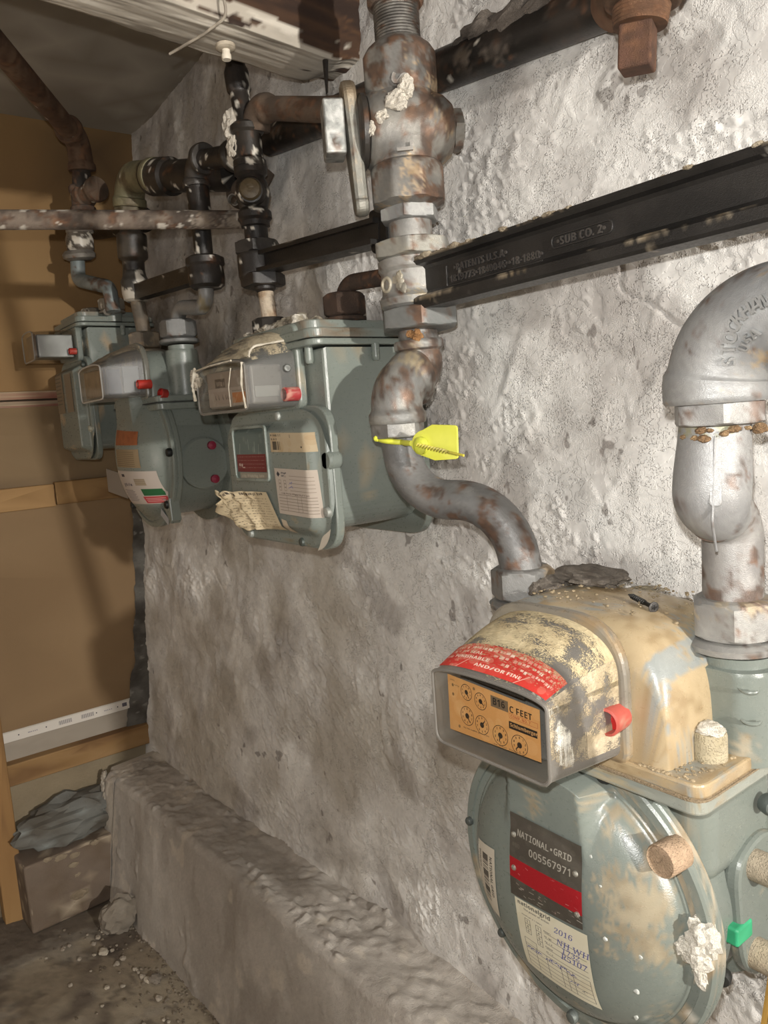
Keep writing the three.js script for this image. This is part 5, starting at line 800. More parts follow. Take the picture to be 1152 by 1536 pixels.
  const wgx = grid(24, 10, (u, v) => { const p = pt(lerp(0.05, 0.34, v), lerp(0.36, 0.655, u)); return [p[0], p[1] + 0.0016, p[2] + 0.0008]; });
  part(cov, 'warning_label', wgx, warn, null, 'red warning strip', true);
  // register behind the pane
  const reg = part(t, 'register', tess(rbox(0.125, 0.06, 0.05, 0.004, [-0.448, 0.872, 0.222]), 0.03), M.paint, '#6d6c68');
  const dial = printed(1024, 450, (g, w, h) => {
    g.fillStyle = '#d79c5c'; g.fillRect(0, 0, w, h); smudges(g, w, h, 40, '#e3b27a', 20, 70); const ink = '#2a2119';
    const cs = [[225, 95, 64, 2.6], [390, 125, 68, 2.2], [222, 290, 76, 2.6], [395, 320, 76, 0.7], [600, 350, 82, 3.4], [805, 372, 84, 3.9]];
    g.strokeStyle = ink; g.fillStyle = ink;
    cs.forEach(([x, y, r, a], k) => { g.lineWidth = 5; g.beginPath(); g.arc(x, y, r, 0, 7); g.stroke(); g.font = 'bold ' + Math.round(r * 0.32) + 'px sans-serif'; for (let i = 0; i < 10; i++) { const b = (k % 2 ? 1 : -1) * i * 0.6283 - 1.57; g.fillText(String(i), x + Math.cos(b) * r * 0.74 - 6, y + Math.sin(b) * r * 0.74 + 7); } g.save(); g.translate(x, y); g.rotate(a); g.beginPath(); g.moveTo(-9, 16); g.lineTo(9, 16); g.lineTo(3, -r * 0.72); g.lineTo(-3, -r * 0.72); g.fill(); g.beginPath(); g.arc(0, 0, r * 0.3, 0, 7); g.fill(); g.restore(); });
    g.fillStyle = '#75624c'; g.fillRect(508, 36, 190, 92); txt(g, 'B16', 525, 108, 80, '#17120d'); txt(g, 'C FEET', 708, 118, 76, ink); txt(g, 'COMP. NO. 7', 720, 160, 34, '#b5532e'); g.strokeStyle = '#b5532e'; g.lineWidth = 3; g.strokeRect(708, 128, 290, 40);
    g.fillStyle = '#231d18'; g.fillRect(700, 195, 292, 62); txt(g, 'Schlumberger', 712, 238, 42, '#d9a468');
    dashes(g, 170, 400, 300, 13, '#6b5238'); dashes(g, 510, 444, 150, 13, '#6b5238'); dashes(g, 690, 444, 150, 13, '#6b5238'); dashes(g, 30, 40, 50, 13, '#8a6a44'); dashes(g, 80, 75, 60, 13, '#8a6a44');
    for (const [x, y] of [[60, 75], [318, 40], [60, 150], [120, 400]]) { g.beginPath(); g.arc(x, y, 13, 0, 7); g.fill(); }
  }, { roughness: 0.45 });
  const dp = part(reg, 'dial_plate', sheet([[-0.508, 0.9], [-0.4, 0.8945], [-0.401, 0.8505], [-0.509, 0.848]], () => 0.262, 0.0005), dial, null, 'orange dial plate', true);
  part(reg, 'slot', rbox(0.075, 0.004, 0.004, 0.001, [-0.452, 0.903, 0.262], [0, 0, -0.05]), M.plain, '#221f1c');
  redPlug(t, [-0.3765, 0.8765, 0.194], 0.0115, 0.02, '#b5564b', [0.12, 0, 1], 0.0);
  // badge and stickers on the front cover
  const badge = printed(512, 480, (g, w, h) => { g.fillStyle = '#57524a'; g.fillRect(0, 0, w, h); smudges(g, w, h, 90, '#6a655c', 6, 40); txt(g, 'NATIONAL\u2022GRID', 58, 118, 50, '#b5b1a6', 'monospace'); txt(g, '#00 ', 20, 190, 34, '#6e695f', 'monospace'); txt(g, '005567971', 150, 200, 56, '#b9b5aa', 'monospace'); g.fillStyle = '#b3202a'; g.beginPath(); g.moveTo(0, 255); g.lineTo(w, 262); g.lineTo(w, 400); g.lineTo(0, 372); g.fill(); g.strokeStyle = '#d9b5ae'; for (let i = 0; i < 26; i++) { g.lineWidth = rr(1, 4); g.globalAlpha = rr(0.3, 0.9); const x = rr(60, 480), y = rr(270, 470); g.beginPath(); g.moveTo(x, y); g.lineTo(x + rr(4, 30), y + rr(-3, 9)); g.stroke(); } g.globalAlpha = 1; g.strokeStyle = '#b9b4a8'; for (let i = 0; i < 16; i++) { g.lineWidth = rr(2, 5); const x = rr(40, 480), y = rr(400, 465); g.beginPath(); g.moveTo(x, y); g.lineTo(x + rr(6, 44), y + rr(-2, 8)); g.stroke(); } }, { metalness: 0.35, roughness: 0.45 });
  const bq = [[-0.484, 0.7615], [-0.402, 0.7605], [-0.4015, 0.686], [-0.485, 0.681]], pad = zc;
  const bg2 = part(t, 'badge', sheet(bq, pad, 0.0016), badge, null, 'stamped metal badge', true);
  for (const [x, y] of [[-0.479, 0.741], [-0.408, 0.734], [-0.479, 0.709], [-0.4065, 0.698]]) part(bg2, 'rivet', turn([[0.0028, 0], [0.0026, 0.0012], [0.0014, 0.002]], [x, y, pad(x, y) + 0.0014], [0, 0, 1], 18), M.steel, '#b9b7ad');
  const form = printed(512, 560, (g, w, h) => {
    g.fillStyle = '#d8d2bb'; g.fillRect(0, 0, w, h); smudges(g, w, h, 30, '#cdc5a8', 10, 60); txt(g, 'nationalgrid', 18, 42, 42, '#3b3a36'); txt(g, 'The power of action', 62, 72, 20, '#57554e'); g.strokeStyle = '#4d4a42'; g.lineWidth = 3;
    for (const [x, y, n] of [[64, 135, 3], [146, 140, 4]]) for (let i = 0; i < n; i++) { g.strokeRect(x, y + i * 38, 38, 38); txt(g, String((i * 3 + 1) % 7), x + 10, y + 29 + i * 38, 26, '#57554e'); }
    dashes(g, 44, 118, 150, 12, '#57554e'); for (let i = 0; i < 5; i++) { g.beginPath(); g.moveTo(210, 158 + i * 40); g.lineTo(490, 158 + i * 40); g.stroke(); dashes(g, 205, 152 + i * 40, 50, 13, '#57554e'); }
    g.strokeRect(40, 300, 90, 60); g.strokeRect(40, 345, 450, 180); for (let i = 1; i < 5; i++) { g.beginPath(); g.moveTo(40, 345 + i * 36); g.lineTo(490, 345 + i * 36); g.stroke(); } for (const x of [120, 200, 300, 340, 380]) { g.beginPath(); g.moveTo(x, 345); g.lineTo(x, 525); g.stroke(); }
    g.strokeStyle = '#3b3f86'; g.lineCap = 'round'; const hand = (s, x, y, p) => { g.font = 'italic ' + p + 'px serif'; g.fillStyle = '#3a3f8c'; g.save(); g.translate(x, y); g.rotate(-0.06); g.fillText(s, 0, 0); g.restore(); };
    hand('2016', 280, 110, 58); hand('NH WH', 290, 190, 60); hand('1732', 320, 235, 56); hand('R5107', 310, 285, 60); scribble(g, 190, 380, 200, 50, '#3a3f8c'); scribble(g, 52, 380, 100, 46, '#3a3f8c'); scribble(g, 350, 440, 60, 40, '#3a3f8c'); scribble(g, 420, 470, 30, 36, '#55585c');
  });
  part(t, 'form_sticker', sheet([[-0.481, 0.6795], [-0.398, 0.6825], [-0.395, 0.608], [-0.4755, 0.6115]], zc, 0.0009), form, null, 'service form sticker', true);
  const bc = printed(220, 512, (g, w, h) => { g.fillStyle = '#cbc3b2'; g.fillRect(0, 0, w, h); g.fillStyle = '#2e2a25'; bars(g, 70, 60, 64, 6, 70, true); for (const [s, x, p] of [['NATIONAL GRID', 160, 40], ['005567971', 22, 30]]) { g.save(); g.translate(x, 70); g.rotate(Math.PI / 2); txt(g, s, 0, 0, p, '#37332d'); g.restore(); } g.fillStyle = '#efece4'; for (let i = 0; i < 40; i++) g.fillRect(0, rnd() * h, rr(3, 16), rr(4, 14)); });
  part(t, 'bar_code_sticker', sheet([[-0.541, 0.7075], [-0.508, 0.7125], [-0.509, 0.64], [-0.5405, 0.643]], zc, 0.0009), bc, null, 'bar code sticker', true);
  // capped plug on the flange, white plaster, side linkage
  const kn = part(t, 'flange_plug', turn([[0.0135, -0.004], [0.0135, 0.019], [0.0125, 0.0205], [0.011, 0.0185], [0.0005, 0.0182]], [-0.336, 0.768, 0.182], [-0.06, 0.02, 1], 40), M.matte, coat({ base: '#b49a80', alt: '#a78f75', scale: 60 }), 'tan plug');
  for (const [x, y, z, r, q] of [[-0.314, 0.706, 0.182, 0.015, [0.8, 1.1, 0.8]], [-0.318, 0.69, 0.184, 0.012, [1, 1, 0.8]], [-0.326, 0.694, 0.188, 0.008, [1.2, 1, 0.8]], [-0.317, 0.674, 0.181, 0.009, [0.7, 1.5, 0.7]]]) part(t, 'plaster_splash', lump(r, [x, y, z], q, 0.5, 4, 2.4), M.clod, '#dbd6c9', 'white plaster splash');
  const sw = []; for (let k = 0; k < 26; k++) { const a = rr(0, 6.28), r = rr(0.02, 0.112); const x = xm + r * Math.cos(a), y = cy + r * Math.sin(a); if (x > -0.4) sw.push(lump(rr(0.0008, 0.0019), [x, y, zc(x, y)], [rr(1, 2.2), rr(0.8, 1.6), 0.5], 0.5, 1)); }
  const pp = part(t, 'paint_spots', merge(sw), M.plain, '#c6c9c3'); pp.userData.kind = 'stuff';
  const ts = new THREE.Shape(); ts.moveTo(0.035, 0.735); ts.quadraticCurveTo(0.06, 0.76, 0.095, 0.742); ts.quadraticCurveTo(0.108, 0.735, 0.108, 0.715); ts.lineTo(0.103, 0.66); ts.quadraticCurveTo(0.098, 0.63, 0.075, 0.62); ts.quadraticCurveTo(0.045, 0.612, 0.035, 0.64); ts.closePath();
  const sg = slab(ts, 0.014, 0, 0.004, 0.012); sg.rotateY(-Math.PI / 2); sg.translate(-0.318, 0, 0.012); const link = part(t, 'side_cover', sg, M.paint, coat({ ...G, dust: -0.06, dustCol: '#b3a48a', ...spk }));
  for (const [y, z, c] of [[0.728, 0.082, 0], [0.646, 0.082, 1]]) { const pg = part(link, 'peg', turn([[0.0135, -0.01], [0.0135, 0.026], [0.0125, 0.028], [0.0005, 0.028]], [-0.318, y, z + 0.012], [1, 0, 0], 36), M.matte, coat({ base: '#a89c88', alt: '#b3a48c', scale: 50, fleck: -0.14 })); if (c) part(link, 'red_disc', turn([[0.011, 0], [0.011, 0.002], [0.0005, 0.0024]], [-0.291, y, z + 0.012], [1, 0, 0], 28), M.plain, '#b3323e'); }
  part(link, 'green_tape', rbox(0.018, 0.017, 0.026, 0.003, [-0.3255, 0.674, 0.113]), M.plain, coat({ base: '#2f9468', alt: '#3aa878', scale: 60, grain: 0.1 }), 'green tape');
  screw(t, 'case_screw', [-0.33, 0.637, 0.128], [0.4, -0.1, 1], 0.008, '#2e2f2d'); screw(t, 'case_screw', [-0.318, 0.776, 0.072], [1, 0, 0.5], 0.009, '#5c6360');
  const wp = part(t, 'cover_plug', turn([[0.0128, -0.004], [0.0135, 0.001], [0.0135, 0.02], [0.0125, 0.0225], [0.003, 0.023]], [-0.3275, 0.838, 0.1425], [0, 1, 0], 36), M.matte, coat({ base: '#a59a7f', alt: '#b3a88e', scale: 60 }), 'grey-tan plug topped with plaster');
  part(wp, 'plaster_cap', lump(0.0105, [-0.3265, 0.8625, 0.143], [1.1, 0.55, 1], 0.3, 4, 2.6), M.clod, coat({ base: '#ded9cd', alt: '#cfc8b9', scale: 200 }));
  const domeY = x => 0.836 + 0.118 * Math.pow(Math.max(0, 1 - Math.pow(Math.abs(x - xm) / 0.112, 3.636)), 0.275);
  // things that lie on the meter
  for (const [x, y, z, r, q, l] of [[-0.531, 0.944, 0.1, 0.02, [1.2, 0.62, 0.9], 'grey clod of dirt on the nearest meter, beside its left nut'], [-0.486, 0.958, 0.08, 0.025, [1.5, 0.42, 0.9], 'biggest grey dirt clod on the nearest meter, just right of the smaller clod']])
    solo('dirt_clod', l, 'dirt', lump(r, [x, y, z], q, 0.5, 5, 2.2), M.clod, coat({ base: '#7d756b', alt: '#665e55', scale: 120, grain: 0.25 }));
  for (const [x, z, r] of [[-0.448, 0.07, 0.006], [-0.425, 0.085, 0.008], [-0.437, 0.06, 0.011], [-0.4, 0.07, 0.012], [-0.386, 0.062, 0.013], [-0.41, 0.09, 0.006], [-0.376, 0.08, 0.007], [-0.395, 0.1, 0.005], [-0.47, 0.1, 0.007], [-0.365, 0.07, 0.009]]) { const ax = Math.abs(x - xm) / 0.103, y = 0.827 + 0.119 * Math.pow(Math.max(0, 1 - Math.pow(ax, 2.78)), 0.36); solo('plaster_chip', 'small flat chip of grey plaster lying on the dusty top of the nearest meter', 'chip', lump(r, [x, y + 0.0012, z], [1.3, 0.28, 1], 0.5, 3, 1.8), M.clod, coat({ base: '#8b8274', alt: '#a3987f', scale: 80 }), 'plaster chips on the nearest meter'); }
  const crumbs = []; for (let k = 0; k < 260; k++) { let x, y, z; if (k < 130) { x = xm + rr(-0.085, 0.09); z = rr(0.06, 0.16); y = domeY(x); } else { x = rr(-0.36, -0.312); z = rr(0.12, 0.192); y = 0.838; if (x < -0.335) z = rr(0.1895, 0.193); } crumbs.push(lump(rr(0.0006, 0.0017), [x, y + 0.0004, z], [1.2, 0.7, 1], 0.5, 1)); }
  const cs = solo('plaster_crumbs', 'fine pale crumbs scattered over the top of the nearest meter', 'crumbs', merge(crumbs), M.clod, coat({ base: '#b8a687', alt: '#9a8a6e', scale: 90 })); cs.userData.kind = 'stuff';
  const s0 = V(-0.417, 0.9565, 0.118), s1 = V(-0.3865, 0.9525, 0.129), sc = thing('screw', 'black cross-head screw lying on the dusty top of the nearest meter', 'screw', [s1.x, s1.y - 0.003, s1.z]);
  part(sc, 'shank', sweep(Array.from({ length: 90 }, (_, k) => s0.clone().lerp(s1, k / 89)), (s, l, a) => 0.0016 * ss(0, 0.006, s) + 0.0008 * Math.max(0, Math.sin(s / 0.0025 * 6.283 + a)) * ss(l - 0.005, l - 0.012, s) + 0.0003, 12), M.steel, '#3a3937');
  const hd = s1.clone().sub(s0).normalize(), hdp = part(sc, 'head', turn([[0.0014, 0], [0.005, 0.003], [0.005, 0.0038], [0.0035, 0.0044]], s1.clone().addScaledVector(hd, -0.0005).toArray(), hd.toArray(), 24), M.steel, '#5a5856');
  part(hdp, 'cross_recess', merge([rbox(0.0048, 0.0011, 0.0011, 0.0002, [0, 0, 0]), rbox(0.0011, 0.0048, 0.0011, 0.0002, [0, 0, 0])]).applyQuaternion(new THREE.Quaternion().setFromUnitVectors(V(0, 0, 1), hd)).translate(...s1.clone().addScaledVector(hd, 0.0039).toArray()), M.plain, '#191817').userData.kind = undefined;
}
// --- wide meter, second from the right ---
{
  const G = { base: '#747b75', alt: '#7c837c', grain: 0.04, scale: 9 };
  const col = coat({ ...G, dust: -0.2, dustCol: '#8f8a78', fleck: -0.17, fleckCol: '#a9aca4' });
  const idx = { x0: -1.016, x1: -0.872, y0: 1.156, y1: 1.216, zf: 0.247, bx0: -1.02, bx1: -0.866, by0: 1.156, by1: 1.218, arch: 0.04, zb: 0.178 };
  const bodyCol = coat({ ...G, dust: -0.16, dustAt: (x, y, z) => 0.16 * ss(-0.83, -0.818, x) * ss(1.13, 1.1, y) * ss(1.01, 1.06, y), dustCol: '#9d9480', fleck: -0.16 });
  const { t, zc } = boxMeter({ x0: -1.085, x1: -0.805, y0: 0.968, y1: 1.156, zf: 0.18, yT: 1.238, corner: 0.042, inset: 0.014, rise: 0.013, col, bodyCol, topCol: coat({ ...G, dust: -0.02, dustCol: '#82786a' }), hexY: 1.283,
    bolts: [[-0.92, 1.146, '#a9aca6', 0.006], [-1.03, 0.978, '#9b9f99', 0.007], [-0.885, 0.976, '#4b514c', 0.006], [-0.815, 1.02, '#9a9d97', 0.007]], lugs: [[-0.812, 1.085]], bosses: [-0.845], posts: [[-0.855, null], [-1.057, null]], nuts: [[-0.855, 0.05, 0.03, coat({ base: '#33271f', alt: '#46362b', rust: -0.05 })], [-1.057, 0.048, 0.026, coat({ base: '#26231f', alt: '#35302b', dust: -0.1, dustAt: (x, y) => 0.2 * ss(1.294, 1.3, y), dustCol: '#a99f90', fleck: -0.03 })]], idx,
    label: 'wide boxy grey-green gas meter with a crumpled paper label and a pale service form' });
  const { pt, cov } = indexCover(t, { ...idx, mat: M.film, label: 'clear index cover wrapped in torn film' });
  dustCoat(cov, pt, 0.3, 0.67, 0.05, 1, dustMap(0.44, (u, v) => 0.1 - 0.2 * ss(0.75, 0.9, u)), ['#a3977f', '#b5a98f']);
  const film = (a, b, r) => part(cov, 'torn_film', sweep(pathPts([a, [(a[0] + b[0]) / 2 + 0.006, (a[1] + b[1]) / 2, Math.max(a[2], b[2]) + 0.006, 0.01], b], 0.004), (s, l) => r * (0.4 + 0.9 * noise(s * 300, r * 9000)), 7), M.plain, coat({ base: '#cfc8b8', alt: '#b5ad9b', scale: 90 }));
  film([-0.874, 1.214, 0.249], [-0.874, 1.158, 0.249], 0.0016); film([-1.012, 1.218, 0.25], [-1.016, 1.176, 0.252], 0.0022); film([-1.014, 1.216, 0.25], [-0.9, 1.219, 0.25], 0.0014); film([-0.905, 1.21, 0.249], [-0.915, 1.162, 0.249], 0.0008); film([-0.87, 1.222, 0.24], [-0.868, 1.24, 0.19], 0.0016);
  for (const [x, y, r] of [[-1.018, 1.204, 0.009], [-1.022, 1.212, 0.006]]) part(cov, 'torn_film', lump(r, [x, y, 0.247], [1, 1.2, 0.7], 0.9, 4, 3), M.clod, '#b0a696');
  const reg = part(t, 'register', tess(rbox(0.128, 0.05, 0.045, 0.003, [-0.944, 1.187, 0.212]), 0.03), M.paint, '#83817c');
  const dial = printed(768, 320, (g, w, h) => { g.fillStyle = '#a3968a'; g.fillRect(0, 0, w, h); g.fillStyle = '#8d8177'; g.fillRect(0, 0, w, 150); g.fillStyle = '#4b433d'; g.fillRect(150, 60, 190, 84); dashes(g, 165, 124, 150, 52, '#8d8176'); g.fillStyle = '#9d8e82'; g.fillRect(90, 180, 330, 120); g.fillStyle = '#b5713f'; g.fillRect(460, 200, 240, 96); g.fillStyle = '#3a332d'; for (const x of [130, 190, 270, 330, 360]) { g.beginPath(); g.moveTo(x, 200); g.lineTo(x + 26, 262); g.lineTo(x + 8, 250); g.fill(); } dashes(g, 470, 190, 220, 16, '#5a4d43'); smudges(g, w, h, 40, '#b9ad9f', 8, 40); });
  part(reg, 'dial_plate', sheet([[-1.006, 1.211], [-0.884, 1.207], [-0.886, 1.163], [-1.006, 1.165]], () => 0.2355, 0.0005), dial, null, 'grey dial plate with orange patch', true);
  part(reg, 'side_tag', tess(rbox(0.002, 0.014, 0.036, 0.0006, [-0.8785, 1.178, 0.214]), 0.03), M.plain, '#a8aaa7');
  screw(cov, 'cover_screw', [-0.867, 1.205, 0.19], [1, 0, 0.2], 0.005, '#8d8f8c', M.steel); redPlug(t, [-0.864, 1.172, 0.178], 0.009, 0.02, '#a63a3c');
  // plate, labels
  const frame = roundRect(0.102, 0.078, 0.008, -0.983, 1.097), fh = new THREE.Path(roundRect(0.094, 0.07, 0.006, -0.983, 1.097).getPoints(6)); frame.holes.push(fh);
  const win = part(t, 'name_plate', sheet([[-1.032, 1.134], [-0.934, 1.134], [-0.934, 1.06], [-1.032, 1.06]], zc, 0.0012), printed(512, 400, (g, w, h) => { g.fillStyle = '#5f6b66'; g.fillRect(0, 0, w, h); smudges(g, w, h, 26, '#8d948c', 6, 26); g.strokeStyle = '#8d948c'; g.lineWidth = 6; for (const [x, y] of [[100, 120], [230, 90], [330, 110], [390, 130]]) { g.beginPath(); g.moveTo(x, y); g.lineTo(x + rr(-20, 20), y + 80); g.stroke(); } g.fillStyle = '#6d2a28'; g.fillRect(30, 205, w - 50, 135); g.fillStyle = '#a08d84'; for (let r = 0; r < 4; r++) for (let i = 0; i < 26; i++) g.fillRect(50 + i * 16, 222 + r * 28, rr(4, 12), 3); g.fillStyle = '#b09a90'; for (const [x, y] of [[70, 285], [104, 288]]) { g.beginPath(); g.arc(x, y, 13, 0, 7); g.fill(); } g.fillRect(112, 302, 40, 9); g.fillStyle = '#8d8779'; g.fillRect(60, 345, w - 70, 50); dashes(g, 90, 384, 330, 30, '#b0a795'); }), null, 'framed maker plate with red band', true);
  part(win, 'frame', slab(frame, 0.0035, 0, 0.0008, 0.02).translate(0, 0, zc(-0.983, 1.097)), M.paint, coat({ base: '#8a928b', alt: '#6d756e', scale: 50 }));
  part(t, 'asset_tag', sheet([[-0.923, 1.1245], [-0.826, 1.1215], [-0.8235, 1.097], [-0.923, 1.0985]], zc, 0.001), printed(420, 120, (g, w, h) => { g.fillStyle = '#b5a487'; g.fillRect(0, 0, w, h); smudges(g, w, h, 20, '#a58a66', 8, 40); dashes(g, 8, 24, 110, 20, '#2f2a24'); dashes(g, 12, 46, 70, 16, '#2f2a24'); g.fillStyle = '#26221d'; bars(g, 14, 54, 20, 5, 52); g.fillRect(222, 12, 4, 20); g.fillRect(330, 84, 12, 10); }), null, 'tan asset tag', true);
  part(t, 'form_sticker', sheet([[-0.919, 1.077], [-0.826, 1.074], [-0.8225, 1.0125], [-0.9145, 1.0155]], zc, 0.001), printed(448, 330, (g, w, h) => { g.fillStyle = '#b3a79a'; g.fillRect(0, 0, w, h); g.fillStyle = '#2e2c33'; g.beginPath(); g.moveTo(40, 22); g.lineTo(64, 42); g.lineTo(40, 62); g.lineTo(22, 42); g.fill(); dashes(g, 80, 40, 60, 18, '#3a3a42'); dashes(g, 80, 60, 60, 18, '#3a3a42'); g.strokeStyle = '#7d7268'; g.lineWidth = 3; for (let i = 0; i < 5; i++) { g.beginPath(); g.moveTo(175, 50 + i * 26); g.lineTo(430, 50 + i * 26); g.stroke(); } for (const x of [40, 105]) for (let i = 0; i < 3; i++) g.strokeRect(x, 84 + i * 26, 26, 22); scribble(g, 165, 112, 40, 30, '#5a5f9c'); scribble(g, 158, 142, 50, 34, '#5a5f9c'); g.strokeStyle = '#6d6259'; for (let i = 0; i < 6; i++) { g.beginPath(); g.moveTo(20, 192 + i * 22); g.lineTo(430, 192 + i * 22); g.stroke(); } for (const x of [120, 250, 300]) { g.beginPath(); g.moveTo(x, 192); g.lineTo(x, 302); g.stroke(); } dashes(g, 60, 184, 340, 14, '#5f554c'); }), null, 'pale service form sticker', true);
  const crumple = printed(400, 256, (g, w, h) => { g.fillStyle = '#c0b091'; g.fillRect(0, 0, w, h); dashes(g, 60, 28, 300, 24, '#37302a'); g.fillStyle = '#4d4338'; for (let r = 0; r < 12; r++) for (let x = 20; x < 370; x += 14) if (rnd() > 0.25) g.fillRect(x + rr(0, 4), 46 + r * 17, rr(5, 12), 3); });
  const cz = (u, v) => { const base = 0.003 + 0.02 * ss(0.62, 0.0, u) + 0.007 * Math.abs(fbm(u * 5, v * 4, 3, 3) - 0.5) * 4 * ss(0.85, 0.3, u) + 0.004 * ss(0.07, 0, Math.abs(u - 0.42 - 0.06 * Math.sin(v * 5))); return base; };
  part(t, 'crumpled_label', grid(60, 40, (u, v) => { const q = [[-1.068, 1.0435], [-0.944, 1.0435], [-0.905, 0.992], [-1.012, 0.989]]; const edge = ss(0.1, 0, u) * 0.018 * Math.sin(v * 9), a = [lerp(q[0][0], q[1][0], u), q[0][1] + 0.003 * Math.sin(u * 30) * ss(0.5, 0, u)], b = [lerp(q[3][0], q[2][0], u), lerp(q[3][1], q[2][1], u) + 0.003 * Math.sin(u * 22) * ss(0.5, 0, u)]; const x = lerp(b[0], a[0], v) + edge, y = lerp(b[1], a[1], v); return [x, y, zc(x, y) + cz(u, v)]; }), crumple, null, 'crumpled peeling paper label', true);
  part(t, 'torn_label', sheet([[-0.912, 1.008], [-0.898, 1.006], [-0.888, 0.988], [-0.905, 0.99]], zc, 0.001, 6), printed(32, 32, (g) => { g.fillStyle = '#b9a992'; g.fillRect(0, 0, 32, 32); }), null, 'torn piece of label', true);
  part(t, 'corner_label', grid(16, 6, (u, v) => { const a = -1.45 + u * 1.2, r = 0.0415 - v * 0.012 * Math.sin(u * 3.14), x = -0.847 + r * Math.cos(a) * 1.0, y = 1.01 + r * Math.sin(a); return [x, y, Math.max(zc(x, y), 0.1805) + 0.0012]; }), printed(64, 32, (g) => { g.fillStyle = '#c9c0b0'; g.fillRect(0, 0, 64, 32); }), null, 'white scrap of label on the corner', true);
  for (let k = 0; k < 22; k++) { const x = rr(-1.03, -0.84), z = rr(0.11, 0.158); solo('plaster_chip', 'crumbly chip of plaster on the top plate of the wide boxy meter', 'chip', lump(rr(0.005, 0.012) * (x > -1 && x < -0.88 ? 1.25 : 0.8), [x, 1.2665, z], [1.2, 0.7, 1], 0.6, 3, 2), M.clod, coat({ base: '#7d7465', alt: '#a39a88', scale: 80, fleck: 0.0 }), 'plaster chips on the wide meter'); }
}
